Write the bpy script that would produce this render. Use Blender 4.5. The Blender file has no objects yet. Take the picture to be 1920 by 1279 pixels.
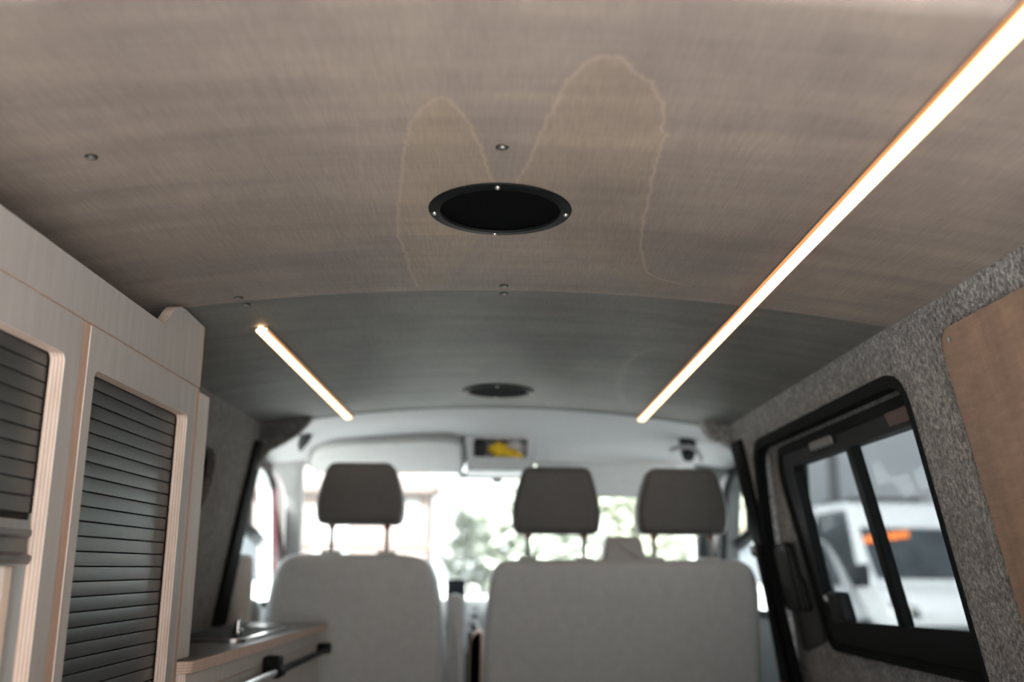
import bpy, bmesh, math, random
import numpy as np
from mathutils import Vector, Matrix
from mathutils.geometry import tessellate_polygon

random.seed(7)
SC = bpy.context.scene
COL = SC.collection
PI = math.pi

# ------------------------------------------------------------------ camera
EYE = Vector((0.0, 0.0, 0.83))
pitch, yaw, roll = math.radians(13.057), math.radians(0.592), math.radians(0.6)
fw = Vector((math.sin(yaw) * math.cos(pitch), math.cos(yaw) * math.cos(pitch), math.sin(pitch)))
rt0 = Vector((math.cos(yaw), -math.sin(yaw), 0))
up0 = rt0.cross(fw)
rt = rt0 * math.cos(roll) + up0 * math.sin(roll)
up = up0 * math.cos(roll) - rt0 * math.sin(roll)
cam = bpy.data.cameras.new('camera')
cam.sensor_width = 36
cam.lens = 34.5
cam.clip_start = 0.02
cam.clip_end = 500
cam.dof.use_dof = True
cam.dof.focus_distance = 1.42
cam.dof.aperture_fstop = 2.3
camo = bpy.data.objects.new('camera', cam)
COL.objects.link(camo)
camo.matrix_world = Matrix(((rt.x, up.x, -fw.x, EYE.x), (rt.y, up.y, -fw.y, EYE.y),
                            (rt.z, up.z, -fw.z, EYE.z), (0, 0, 0, 1)))
SC.camera = camo

# ------------------------------------------------------------------ exposure
SC.view_settings.view_transform = 'Standard'
SC.view_settings.look = 'None'
SC.view_settings.gamma = 1
SC.view_settings.use_curve_mapping = False
SC.view_settings.exposure = 2.02
SC.cycles.use_denoising = True
SC.cycles.max_bounces = 10
SC.cycles.diffuse_bounces = 6
SC.cycles.glossy_bounces = 4
SC.cycles.transparent_max_bounces = 12
SC.cycles.sample_clamp_indirect = 8
SC.cycles.caustics_reflective = False
SC.cycles.caustics_refractive = False

# ------------------------------------------------------------------ sky: bright overcast
SKY = 1.35
w = bpy.data.worlds.new('overcast_sky')
SC.world = w
w.use_nodes = True
nt = w.node_tree
nt.nodes.clear()
N = nt.nodes.new
tc = N('ShaderNodeTexCoord')
sep = N('ShaderNodeSeparateXYZ')
nt.links.new(tc.outputs['Generated'], sep.inputs[0])
grad = N('ShaderNodeMapRange')
grad.inputs['From Min'].default_value = -0.02
grad.inputs['From Max'].default_value = 1.0
grad.inputs['To Min'].default_value = 0.62
grad.inputs['To Max'].default_value = 1.25
nt.links.new(sep.outputs['Z'], grad.inputs['Value'])
mp = N('ShaderNodeMapping')
mp.inputs['Scale'].default_value = (2.2, 2.2, 7.0)
nt.links.new(tc.outputs['Generated'], mp.inputs[0])
nz = N('ShaderNodeTexNoise')
nz.inputs['Scale'].default_value = 2.3
nz.inputs['Detail'].default_value = 5
nt.links.new(mp.outputs[0], nz.inputs['Vector'])
cr = N('ShaderNodeValToRGB')
cr.color_ramp.elements[0].position = 0.36
cr.color_ramp.elements[0].color = (0.74, 0.80, 0.85, 1)
cr.color_ramp.elements[1].position = 0.66
cr.color_ramp.elements[1].color = (1.0, 1.0, 1.0, 1)
nt.links.new(nz.outputs['Fac'], cr.inputs[0])
mul = N('ShaderNodeMix')
mul.data_type = 'RGBA'
mul.blend_type = 'MULTIPLY'
mul.inputs['Factor'].default_value = 1
nt.links.new(cr.outputs[0], mul.inputs['A'])
nt.links.new(grad.outputs[0], mul.inputs['B'])
bg = N('ShaderNodeBackground')
bg.inputs['Strength'].default_value = SKY
nt.links.new(mul.outputs['Result'], bg.inputs['Color'])
wo = N('ShaderNodeOutputWorld')
nt.links.new(bg.outputs[0], wo.inputs['Surface'])
sun = bpy.data.lights.new('veiled_sun', 'SUN')
sun.energy = 15
sun.angle = math.radians(8)
sun.color = (1.0, 0.985, 0.965)
suno = bpy.data.objects.new('veiled_sun', sun)
COL.objects.link(suno)
suno.rotation_euler = Vector((0.58, 0.66, -0.48)).to_track_quat('-Z', 'Y').to_euler()
w.cycles.sampling_method = 'MANUAL'
w.cycles.sample_map_resolution = 512


def portal(name, loc, rot, sx, sy):
    l = bpy.data.lights.new(name, 'AREA')
    l.shape = 'RECTANGLE'
    l.size, l.size_y = sx, sy
    l.cycles.is_portal = True
    o = bpy.data.objects.new(name, l)
    COL.objects.link(o)
    o.location = loc
    o.rotation_euler = rot
    return o


portal('daylight_portal_tailgate', (0, -0.62, 0.66), (PI / 2, 0, PI), 1.5, 1.36)
portal('daylight_portal_windscreen', (0, 4.0, 0.95), (-PI / 2, 0, PI), 1.75, 0.6)

# ------------------------------------------------------------------ materials
MATS = {}


def new_mat(name):
    m = bpy.data.materials.new(name)
    m.use_nodes = True
    n = m.node_tree
    n.nodes.clear()
    out = n.nodes.new('ShaderNodeOutputMaterial')
    b = n.nodes.new('ShaderNodeBsdfPrincipled')
    n.links.new(b.outputs[0], out.inputs['Surface'])
    MATS[name] = m
    return m, n, b, out


def set_in(b, **k):
    names = {'rough': 'Roughness', 'metal': 'Metallic', 'spec': 'Specular IOR Level', 'col': 'Base Color',
             'coat': 'Coat Weight', 'sheen': 'Sheen Weight'}
    for kk, v in k.items():
        b.inputs[names[kk]].default_value = (*v, 1) if kk == 'col' else v


def coords(n, scale=(1, 1, 1), rot=(0, 0, 0)):
    t = n.nodes.new('ShaderNodeTexCoord')
    m = n.nodes.new('ShaderNodeMapping')
    m.inputs['Scale'].default_value = scale
    m.inputs['Rotation'].default_value = rot
    n.links.new(t.outputs['Object'], m.inputs[0])
    return m.outputs[0]


def noise(n, vec, scale, detail=4, rough=0.55):
    t = n.nodes.new('ShaderNodeTexNoise')
    t.inputs['Scale'].default_value = scale
    t.inputs['Detail'].default_value = detail
    t.inputs['Roughness'].default_value = rough
    n.links.new(vec, t.inputs['Vector'])
    return t.outputs['Fac']


def ramp(n, fac, stops):
    r = n.nodes.new('ShaderNodeValToRGB')
    e = r.color_ramp.elements
    while len(e) < len(stops):
        e.new(0.5)
    for el, (p, c) in zip(e, stops):
        el.position = p
        el.color = (*c, 1)
    n.links.new(fac, r.inputs[0])
    return r.outputs[0]


def mix(n, a, b, fac=0.5, mode='MIX'):
    m = n.nodes.new('ShaderNodeMix')
    m.data_type = 'RGBA'
    m.blend_type = mode
    for inp, v in ((m.inputs['Factor'], fac), (m.inputs['A'], a), (m.inputs['B'], b)):
        if hasattr(v, 'links') or hasattr(v, 'is_linked'):
            n.links.new(v, inp)
        elif isinstance(v, tuple):
            inp.default_value = (*v, 1)
        else:
            inp.default_value = v
    return m.outputs['Result']


def bump(n, b, h, strength=0.2, dist=0.002):
    u = n.nodes.new('ShaderNodeBump')
    u.inputs['Strength'].default_value = strength
    u.inputs['Distance'].default_value = dist
    n.links.new(h, u.inputs['Height'])
    n.links.new(u.outputs[0], b.inputs['Normal'])


def plain(name, col, rough=0.5, metal=0.0, spec=0.5, var=0.06, scale=30, bumpy=0.0, bscale=200):
    m, n, b, o = new_mat(name)
    v = coords(n)
    f = noise(n, v, scale, 3)
    lo = tuple(c * (1 - var) for c in col)
    hi = tuple(min(1, c * (1 + var)) for c in col)
    n.links.new(ramp(n, f, [(0.35, lo), (0.65, hi)]), b.inputs['Base Color'])
    set_in(b, rough=rough, metal=metal, spec=spec)
    if bumpy:
        bump(n, b, noise(n, v, bscale, 3), bumpy, 0.001)
    return m


def stained_ply(name, base, stain_col, attr=True):
    """thin birch ply lining: fibres run along y, soft cross bands, optional tide marks from an attribute"""
    m, n, b, o = new_mat(name)
    big = noise(n, coords(n, (2.2, 1.2, 2)), 2.2, 4, 0.6)
    bands = noise(n, coords(n, (1.3, 14, 1)), 1.5, 4, 0.55)
    fib = noise(n, coords(n, (420, 22, 60)), 1.0, 3, 0.7)
    weave = noise(n, coords(n, (60, 160, 60)), 1.0, 2, 0.6)
    d = tuple(c * f for c, f in zip(base, (0.78, 0.78, 0.81)))
    l = tuple(c * f for c, f in zip(base, (1.16, 1.14, 1.10)))
    c1 = ramp(n, big, [(0.30, d), (0.55, base), (0.75, l)])
    c2 = ramp(n, bands, [(0.30, (0.82, 0.825, 0.85)), (0.62, (1.05, 1.04, 1.03))])
    c = mix(n, c1, c2, 1.0, 'MULTIPLY')
    c = mix(n, c, ramp(n, fib, [(0.3, (0.86, 0.86, 0.86)), (0.7, (1.12, 1.12, 1.12))]), 0.9, 'MULTIPLY')
    c = mix(n, c, ramp(n, weave, [(0.3, (0.94, 0.94, 0.94)), (0.7, (1.06, 1.06, 1.06))]), 0.2, 'MULTIPLY')
    if attr:
        a = n.nodes.new('ShaderNodeAttribute')
        a.attribute_name = 'tide'
        s = n.nodes.new('ShaderNodeSeparateXYZ')
        n.links.new(a.outputs['Vector'], s.inputs[0])
        c = mix(n, c, mix(n, c, (1.10, 1.06, 0.94), 1.0, 'MULTIPLY'), s.outputs['Y'])
        c = mix(n, c, stain_col, s.outputs['X'])
    n.links.new(c, b.inputs['Base Color'])
    set_in(b, rough=0.62, spec=0.3)
    bump(n, b, fib, 0.12, 0.0008)
    return m


stained_ply('ply_lining_brown', (0.335, 0.297, 0.268), (0.55, 0.44, 0.37))
stained_ply('ply_lining_shaded', (0.20, 0.203, 0.192), (0.44, 0.39, 0.34))  # same ply, darker and greyer: the front sheet's dimmer light put into its colour
stained_ply('ply_lining_wall', (0.40, 0.275, 0.205), (0.5, 0.3, 0.2), attr=False)


def felt(name, lo, mid, hi):
    m, n, b, o = new_mat(name)
    v = coords(n, (1, 1, 0.75), (0.5, 0.2, 0.1))
    a = noise(n, v, 150, 5, 0.72)
    c = noise(n, v, 26, 4, 0.6)
    col = ramp(n, a, [(0.33, lo), (0.5, mid), (0.68, hi)])
    col = mix(n, col, ramp(n, c, [(0.3, (0.72, 0.72, 0.72)), (0.7, (1.2, 1.2, 1.2))]), 1.0, 'MULTIPLY')
    n.links.new(col, b.inputs['Base Color'])
    set_in(b, rough=0.95, spec=0.1, sheen=0.25)
    bump(n, b, a, 0.5, 0.003)
    return m


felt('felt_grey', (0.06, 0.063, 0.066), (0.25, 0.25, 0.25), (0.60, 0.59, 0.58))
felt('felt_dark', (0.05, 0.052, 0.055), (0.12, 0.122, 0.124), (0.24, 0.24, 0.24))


def birch(name, base, grain):
    m, n, b, o = new_mat(name)
    g1 = noise(n, coords(n, (30, 30, 2.2)), 1.6, 5, 0.6)
    g2 = noise(n, coords(n, (330, 330, 14)), 1.0, 3, 0.6)
    wv = n.nodes.new('ShaderNodeTexWave')
    wv.wave_type = 'RINGS'
    wv.inputs['Scale'].default_value = 1.3
    wv.inputs['Distortion'].default_value = 5.5
    wv.inputs['Detail'].default_value = 3
    n.links.new(coords(n, (9, 9, 1.5)), wv.inputs['Vector'])
    c = ramp(n, g1, [(0.3, tuple(x * 0.94 for x in base)), (0.7, tuple(x * 1.04 for x in base))])
    c = mix(n, c, ramp(n, wv.outputs['Fac'], [(0.0, (1.0, 1.0, 1.0)), (0.9, (0.97, 0.965, 0.96))]), 1.0, 'MULTIPLY')
    c = mix(n, c, ramp(n, g2, [(0.25, grain), (0.6, (1.03, 1.03, 1.03))]), 0.8, 'MULTIPLY')
    n.links.new(c, b.inputs['Base Color'])
    set_in(b, rough=0.55, spec=0.35)
    bump(n, b, g2, 0.06, 0.0006)
    return m


birch('birch_grey_wash', (0.48, 0.49, 0.495), (0.93, 0.93, 0.93))
birch('birch_cream', (0.86, 0.77, 0.68), (0.9, 0.9, 0.9))
birch('birch_pale', (0.66, 0.655, 0.64), (0.9, 0.9, 0.9))


def ply_edge(name, axis, period, light, dark, off=0.0):
    """stacked veneers seen edge-on: bands across one axis, fine fibres along the others"""
    m, n, b, o = new_mat(name)
    t = n.nodes.new('ShaderNodeTexCoord')
    s = n.nodes.new('ShaderNodeSeparateXYZ')
    n.links.new(t.outputs['Object'], s.inputs[0])
    ma = n.nodes.new('ShaderNodeMath')
    ma.operation = 'MULTIPLY_ADD'
    ma.inputs[1].default_value = 2 * PI / period
    ma.inputs[2].default_value = off
    n.links.new(s.outputs[axis], ma.inputs[0])
    si = n.nodes.new('ShaderNodeMath')
    si.operation = 'SINE'
    n.links.new(ma.outputs[0], si.inputs[0])
    mr = n.nodes.new('ShaderNodeMapRange')
    mr.inputs['From Min'].default_value = -1
    mr.inputs['From Max'].default_value = 1
    n.links.new(si.outputs[0], mr.inputs['Value'])
    c = ramp(n, mr.outputs[0], [(0.30, dark), (0.62, light)])
    f = noise(n, coords(n, (90, 90, 14)), 1.2, 4, 0.6)
    c = mix(n, c, ramp(n, f, [(0.3, (0.86, 0.82, 0.78)), (0.65, (1.06, 1.06, 1.06))]), 0.85, 'MULTIPLY')
    n.links.new(c, b.inputs['Base Color'])
    set_in(b, rough=0.6, spec=0.3)
    return m


ply_edge('ply_edge_x', 'X', 0.0046, (0.95, 0.87, 0.80), (0.80, 0.61, 0.51))
ply_edge('ply_edge_z', 'Z', 0.0046, (0.78, 0.65, 0.57), (0.62, 0.47, 0.40))
ply_edge('ply_edge_y', 'Y', 0.0052, (0.62, 0.48, 0.395), (0.50, 0.36, 0.285))

plain('slat_graphite', (0.068, 0.078, 0.083), 0.36, 0.5, 0.5, 0.05, 60, 0.05, 500)
plain('shutter_backing', (0.012, 0.013, 0.014), 0.9)
plain('aluminium', (0.42, 0.42, 0.42), 0.32, 0.9)
plain('pull_metal', (0.15, 0.16, 0.165), 0.4, 0.5)
plain('steel', (0.62, 0.63, 0.64), 0.18, 1.0)
plain('rod_metal', (0.10, 0.095, 0.09), 0.3, 0.8)
plain('black_plastic', (0.011, 0.013, 0.015), 0.5, 0, 0.25)
plain('black_satin', (0.008, 0.010, 0.011), 0.6, 0.0, 0.12)
plain('black_void', (0.003, 0.0035, 0.004), 0.9, 0, 0.03)
plain('black_rubber', (0.008, 0.010, 0.011), 0.8, 0, 0.1)
plain('seat_vinyl', (0.64, 0.68, 0.70), 0.58, 0, 0.35, 0.04, 40, 0.15, 700)
plain('headrest_vinyl_shaded', (0.13, 0.13, 0.127), 0.55, 0, 0.35, 0.04, 40, 0.15, 700)  # seat vinyl darkened, with the shade on the headrests put into the colour
plain('headliner_fabric', (0.40, 0.405, 0.408), 0.9, 0, 0.15, 0.04, 80, 0.2, 900)
plain('visor_vinyl', (0.42, 0.42, 0.415), 0.75, 0, 0.2, 0.03)
plain('grey_plastic', (0.50, 0.51, 0.515), 0.5, 0, 0.3, 0.03)
plain('mid_grey_plastic', (0.20, 0.20, 0.20), 0.55)
plain('dark_grey_plastic', (0.045, 0.05, 0.052), 0.55)
plain('worktop_laminate', (0.085, 0.082, 0.078), 0.38, 0, 0.5, 0.1, 60)
plain('red_paint', (0.042, 0.004, 0.009), 0.25, 0, 0.5, 0.05)
plain('red_plastic', (0.55, 0.02, 0.03), 0.4)
plain('yellow_cloth', (0.75, 0.48, 0.03), 0.85, 0, 0.2, 0.15, 60)
plain('white_cloth', (0.68, 0.67, 0.70), 0.85, 0, 0.2, 0.06, 60)
plain('brown_leather', (0.30, 0.16, 0.10), 0.6)
plain('reflection_brown', (0.085, 0.026, 0.014), 0.5, 0, 0.2)
plain('pale_plastic', (0.72, 0.73, 0.73), 0.5, 0, 0.3, 0.03)
plain('white_paint', (0.44, 0.45, 0.455), 0.25, 0, 0.5, 0.02)
plain('silver_paint', (0.36, 0.37, 0.375), 0.3, 0.3, 0.5, 0.02)
plain('dark_glass', (0.030, 0.036, 0.040), 0.2, 0, 0.4, 0.2, 3)
plain('tyre', (0.02, 0.02, 0.02), 0.85)
plain('lamp_lens', (0.75, 0.72, 0.62), 0.12, 0.1)
plain('orange_vinyl', (0.85, 0.20, 0.035), 0.5)
plain('asphalt', (0.52, 0.515, 0.50), 0.95, 0, 0.2, 0.15, 12, 0.3, 60)
plain('van_floor', (0.30, 0.29, 0.28), 0.7, 0, 0.3, 0.1, 20)
plain('bounce_cloth', (0.66, 0.635, 0.61), 0.9, 0, 0.1, 0.04)
plain('pink_render', (0.15, 0.118, 0.106), 0.9, 0, 0.2, 0.06, 2)
plain('brick_red', (0.095, 0.068, 0.058), 0.9, 0, 0.2, 0.1, 6)
plain('roof_tiles', (0.17, 0.14, 0.13), 0.9, 0, 0.2, 0.12, 4)
plain('eave_brown', (0.11, 0.085, 0.072), 0.8)
plain('white_gloss', (0.22, 0.22, 0.22), 0.5)
plain('leaf_green', (0.27, 0.295, 0.245), 0.8, 0, 0.2, 0.4, 1.2)
plain('leaf_pale', (0.28, 0.295, 0.23), 0.8, 0, 0.2, 0.35, 1.0)
plain('bark', (0.16, 0.12, 0.09), 0.9)
plain('pole_grey', (0.045, 0.048, 0.048), 0.7)
plain('hedge_grey', (0.10, 0.115, 0.125), 0.9)


def glass(name, tint, gloss=0.06, rough=0.02):
    m = bpy.data.materials.new(name)
    m.use_nodes = True
    n = m.node_tree
    n.nodes.clear()
    out = n.nodes.new('ShaderNodeOutputMaterial')
    t = n.nodes.new('ShaderNodeBsdfTransparent')
    t.inputs[0].default_value = (*tint, 1)
    g = n.nodes.new('ShaderNodeBsdfGlossy')
    g.inputs['Roughness'].default_value = rough
    g.inputs['Color'].default_value = (0.9, 0.95, 1, 1)
    mx = n.nodes.new('ShaderNodeMixShader')
    mx.inputs[0].default_value = gloss
    n.links.new(t.outputs[0], mx.inputs[1])
    n.links.new(g.outputs[0], mx.inputs[2])
    n.links.new(mx.outputs[0], out.inputs['Surface'])
    MATS[name] = m
    return m


glass('clear_glass', (0.90, 0.925, 0.92), 0.03)
glass('privacy_glass', (0.315, 0.33, 0.335), 0.02)
glass('smoked_glass', (0.20, 0.20, 0.20), 0.12)


def emit(name, col, strength):
    m = bpy.data.materials.new(name)
    m.use_nodes = True
    n = m.node_tree
    n.nodes.clear()
    out = n.nodes.new('ShaderNodeOutputMaterial')
    e = n.nodes.new('ShaderNodeEmission')
    e.inputs['Color'].default_value = (*col, 1)
    e.inputs['Strength'].default_value = strength
    n.links.new(e.outputs[0], out.inputs['Surface'])
    MATS[name] = m


emit('led_diffuser', (1.0, 0.64, 0.34), 1.4)
emit('led_edge', (1.0, 0.44, 0.17), 0.24)
emit('led_end_glow', (1.0, 0.60, 0.32), 3.0)


# ------------------------------------------------------------------ geometry helpers
class G:
    """collects polygons for ONE mesh"""

    def __init__(s):
        s.v, s.f, s.m = [], [], []

    def add(s, vs, fs, mi=0):
        o = len(s.v)
        s.v += [tuple(p) for p in vs]
        s.f += [tuple(i + o for i in f) for f in fs]
        s.m += [mi] * len(fs)
        return s

    def box(s, x0, x1, y0, y1, z0, z1, mi=0):
        vs = [(x, y, z) for x in (x0, x1) for y in (y0, y1) for z in (z0, z1)]
        return s.add(vs, [(0, 1, 3, 2), (4, 6, 7, 5), (0, 4, 5, 1), (2, 3, 7, 6), (0, 2, 6, 4), (1, 5, 7, 3)], mi)

    def plate(s, outer, holes, t0, t1, fm, mi=0):
        """outline with holes in (u, v), given thickness t0..t1, mapped to space by fm(u, v, t)"""
        loops = [outer] + list(holes)
        flat = [p for l in loops for p in l]
        tris = tessellate_polygon([[Vector((a, b, 0)) for a, b in l] for l in loops])
        n = len(flat)
        vs = [fm(a, b, t0) for a, b in flat] + [fm(a, b, t1) for a, b in flat]
        fs = [tuple(t) for t in tris] + [tuple(i + n for i in reversed(t)) for t in tris]
        k = 0
        for l in loops:
            m = len(l)
            for i in range(m):
                a, b = k + i, k + (i + 1) % m
                fs.append((a, b, b + n, a + n))
            k += m
        return s.add(vs, fs, mi)

    def pad(s, outline, t0, t1, r, fm, n=4, mi=0, back=True):
        """closed pillow: the outline is inset by r along a quarter round at t1 (and at t0)"""
        rings = []
        if back:
            for i in range(n + 1):
                a = PI / 2 * i / n
                rings.append((r * (1 - math.sin(a)), t0 + (r if t1 > t0 else -r) * (1 - math.cos(a))))
        else:
            rings.append((0, t0))
        for i in range(n + 1):
            a = PI / 2 * i / n
            rings.append((r * (1 - math.cos(a)), t1 - (r if t1 > t0 else -r) * (1 - math.sin(a))))
        m = len(outline)
        vs = []
        for ins, t in rings:
            for p in inset(outline, ins):
                vs.append(fm(p[0], p[1], t))
        fs = []
        for k in range(len(rings) - 1):
            for i in range(m):
                j = (i + 1) % m
                fs.append((k * m + i, k * m + j, (k + 1) * m + j, (k + 1) * m + i))
        fs.append(tuple(range(m)))
        fs.append(tuple((len(rings) - 1) * m + i for i in range(m)))
        return s.add(vs, fs, mi)

    def tube(s, path, r, n=10, mi=0, flat=1.0):
        pts = [Vector(p) for p in path]
        rs = r if isinstance(r, (list, tuple)) else [r] * len(pts)
        vs, fs = [], []
        ref = Vector((0, 0, 1))
        for i, p in enumerate(pts):
            d = (pts[min(i + 1, len(pts) - 1)] - pts[max(i - 1, 0)]).normalized()
            if abs(d.dot(ref)) > 0.95:
                ref = Vector((1, 0, 0))
            a = d.cross(ref).normalized()
            b = d.cross(a).normalized()
            for k in range(n):
                q = 2 * PI * k / n
                vs.append(p + a * (rs[i] * math.cos(q)) + b * (rs[i] * flat * math.sin(q)))
        for i in range(len(pts) - 1):
            for k in range(n):
                j = (k + 1) % n
                fs.append((i * n + k, i * n + j, (i + 1) * n + j, (i + 1) * n + k))
        fs.append(tuple(range(n)))
        fs.append(tuple((len(pts) - 1) * n + k for k in range(n)))
        return s.add(vs, fs, mi)

    def lathe(s, prof, c, n=24, mi=0, axis='z'):
        """profile of (radius, height) turned about a vertical axis at c"""
        vs, fs = [], []
        for r, h in prof:
            for k in range(n):
                q = 2 * PI * k / n
                a, b = r * math.cos(q), r * math.sin(q)
                vs.append((c[0] + a, c[1] + b, c[2] + h) if axis == 'z' else
                          (c[0] + h, c[1] + a, c[2] + b) if axis == 'x' else (c[0] + a, c[1] + h, c[2] + b))
        for i in range(len(prof) - 1):
            for k in range(n):
                j = (k + 1) % n
                fs.append((i * n + k, i * n + j, (i + 1) * n + j, (i + 1) * n + k))
        if prof[0][0] > 1e-6:
            fs.append(tuple(range(n)))
        if prof[-1][0] > 1e-6:
            fs.append(tuple((len(prof) - 1) * n + k for k in range(n)))
        return s.add(vs, fs, mi)

    def grid(s, nu, nv, fn, mi=0):
        vs = [fn(i / nu, j / nv) for i in range(nu + 1) for j in range(nv + 1)]
        fs = [(i * (nv + 1) + j, (i + 1) * (nv + 1) + j, (i + 1) * (nv + 1) + j + 1, i * (nv + 1) + j + 1)
              for i in range(nu) for j in range(nv)]
        return s.add(vs, fs, mi)


def inset(poly, d):
    if abs(d) < 1e-9:
        return list(poly)
    ar = sum(poly[i][0] * poly[(i + 1) % len(poly)][1] - poly[(i + 1) % len(poly)][0] * poly[i][1]
             for i in range(len(poly)))
    sg = 1 if ar > 0 else -1
    out = []
    n = len(poly)
    for i in range(n):
        p, q, r = (Vector(poly[i - 1]), Vector(poly[i]), Vector(poly[(i + 1) % n]))
        e1, e2 = (q - p), (r - q)
        if e1.length < 1e-9:
            e1 = e2
        if e2.length < 1e-9:
            e2 = e1
        e1.normalize(), e2.normalize()
        n1, n2 = Vector((-e1.y, e1.x)) * sg, Vector((-e2.y, e2.x)) * sg
        b = (n1 + n2)
        if b.length < 1e-6:
            b = n1
        b.normalize()
        k = d / max(0.4, b.dot(n1))
        out.append((q.x + b.x * k, q.y + b.y * k))
    return out


def rrect(u0, u1, v0, v1, r, n=5):
    """rounded rectangle, anticlockwise from the lower left; r one radius or four (ll, lr, ur, ul)"""
    rr = r if isinstance(r, (list, tuple)) else [r] * 4
    out = []
    for (cx, cy, sx, sy, a0), q in zip(((u0, v0, 1, 1, PI), (u1, v0, -1, 1, 1.5 * PI), (u1, v1, -1, -1, 0),
                                        (u0, v1, 1, -1, PI / 2)), rr):
        if q < 1e-6:
            out.append((cx, cy))
            continue
        for i in range(n + 1):
            a = a0 + PI / 2 * i / n
            out.append((cx + sx * q + q * math.cos(a), cy + sy * q + q * math.sin(a)))
    return out


def rounded(pts, r, n=4):
    """round every corner of a polygon; r one radius or a list"""
    out = []
    m = len(pts)
    for i in range(m):
        p, q, s = Vector(pts[i - 1]), Vector(pts[i]), Vector(pts[(i + 1) % m])
        ri = r[i] if isinstance(r, (list, tuple)) else r
        if ri < 1e-6:
            out.append(tuple(q))
            continue
        a = q + (p - q).normalized() * min(ri, (p - q).length * 0.48)
        b = q + (s - q).normalized() * min(ri, (s - q).length * 0.48)
        for k in range(n + 1):
            t = k / n
            out.append(tuple(a * (1 - t) ** 2 + q * 2 * t * (1 - t) + b * t * t))
    return out


ORG = {}


def root_of(o):
    while o.parent:
        o = o.parent
    return o


def obj(name, g, mats, parent=None, org=None, ang=35, kind=None, label=None, recalc=True):
    """link the collected polygons as one mesh object; coordinates are world ones"""
    me = bpy.data.meshes.new(name)
    o0 = Vector(org) if org is not None else (ORG[root_of(parent).name] if parent else Vector((0, 0, 0)))
    me.from_pydata([(x - o0.x, y - o0.y, z - o0.z) for x, y, z in g.v], [], g.f)
    mats = mats if isinstance(mats, (list, tuple)) else [mats]
    for mname in mats:
        me.materials.append(MATS[mname])
    if len(mats) > 1:
        me.polygons.foreach_set('material_index', g.m)
    if recalc:
        bm = bmesh.new()
        bm.from_mesh(me)
        bmesh.ops.recalc_face_normals(bm, faces=bm.faces)
        bm.to_mesh(me)
        bm.free()
    me.polygons.foreach_set('use_smooth', [True] * len(me.polygons))
    me.set_sharp_from_angle(angle=math.radians(ang))
    o = bpy.data.objects.new(name, me)
    COL.objects.link(o)
    if parent:
        o.parent = parent
    else:
        o.location = o0
        ORG[o.name] = o0
    if kind:
        o['kind'] = kind
    if label:
        o['label'] = label
    return o


def edge_mats(o, axis, edge_slot=1, thr=0.8):
    """faces whose normal is not along the axis show the ply edge"""
    for p in o.data.polygons:
        p.material_index = 0 if abs(p.normal[axis]) > thr else edge_slot


def tag(o, label, cat, group=None):
    o['label'] = label
    o['category'] = cat
    if group:
        o['group'] = group
    return o


def thing(name, label, cat, loc=(0, 0, 0), group=None):
    o = bpy.data.objects.new(name, None)
    o.empty_display_size = 0.05
    COL.objects.link(o)
    o.location = loc
    ORG[o.name] = Vector(loc)
    return tag(o, label, cat, group)


def struct(name, g, mats, label, cat, **k):
    o = obj(name, g, mats, kind='structure', **k)
    return tag(o, label, cat)


def share(o, parent, dloc=(0, 0, 0)):
    c = o.copy()
    COL.objects.link(c)
    c.parent = parent
    c.location = Vector(o.location) + Vector(dloc)
    return c


# ------------------------------------------------------------------ the van shell
CROWN = 0.13


def zc(x):
    return 1.30 - CROWN * x * x


# floor
struct('floor', G().box(-0.95, 0.95, -0.6, 4.5, -0.06, 0.0), 'van_floor', 'pale floor of the van under the cabinets and seats', 'floor')

# unseen pale platform, added to bounce sun onto the ceiling
reflector = thing('bounce_platform', 'unseen low pale platform added to bounce sunlight onto the ceiling', 'reflector', (0.1, 0.2, 0.0))
obj('bounce_pad', G().pad(rrect(-0.50, 0.70, -0.48, 0.95, 0.06, 5), 0.36, 0.46, 0.03, lambda u, v, t: (u, v, t), 4), 'bounce_cloth', reflector, ang=60)
obj('box', G().box(-0.50, 0.70, -0.48, 0.93, 0.0, 0.36), 'mid_grey_plastic', reflector)

# outer roof skin = ceiling, lining panels are its children
g = G()
g.grid(16, 2, lambda u, v: (-0.95 + 1.9 * u, -0.6 + 4.3 * v, 1.40 - 0.10 * (2 * u - 1) ** 2))
g.grid(16, 2, lambda u, v: (-0.95 + 1.9 * u, -0.6 + 4.3 * v, 1.36 - 0.10 * (2 * u - 1) ** 2))
for q in (0, 1):
    pass
ceiling = struct('ceiling', g, 'black_void', 'crowned van roof lined with stained plywood sheets', 'ceiling', recalc=False)


def poly_dist(P, line):
    """distance from points P (n,2) to a polyline"""
    d = np.full(len(P), 9.0)
    L = np.array(line)
    for a, b in zip(L[:-1], L[1:]):
        ab = b - a
        t = np.clip(((P - a) @ ab) / (ab @ ab), 0, 1)
        d = np.minimum(d, np.linalg.norm(P - (a + t[:, None] * ab), axis=1))
    return d


def inside(P, poly):
    L = np.array(poly)
    r = np.zeros(len(P), bool)
    x, y = P[:, 0], P[:, 1]
    for (x1, y1), (x2, y2) in zip(L, np.roll(L, -1, 0)):
        c = (y1 > y) != (y2 > y)
        with np.errstate(divide='ignore', invalid='ignore'):
            r ^= c & (x < (x2 - x1) * (y - y1) / (y2 - y1) + x1)
    return r


def wobble(line, amp, seed):
    rnd = np.random.RandomState(seed)
    L = np.array(line)
    seg = []
    for a, b in zip(L[:-1], L[1:]):
        for t in np.linspace(0, 1, 4, endpoint=False):
            seg.append(a + (b - a) * t + rnd.randn(2) * amp)
    seg.append(L[-1])
    return np.array(seg)


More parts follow.
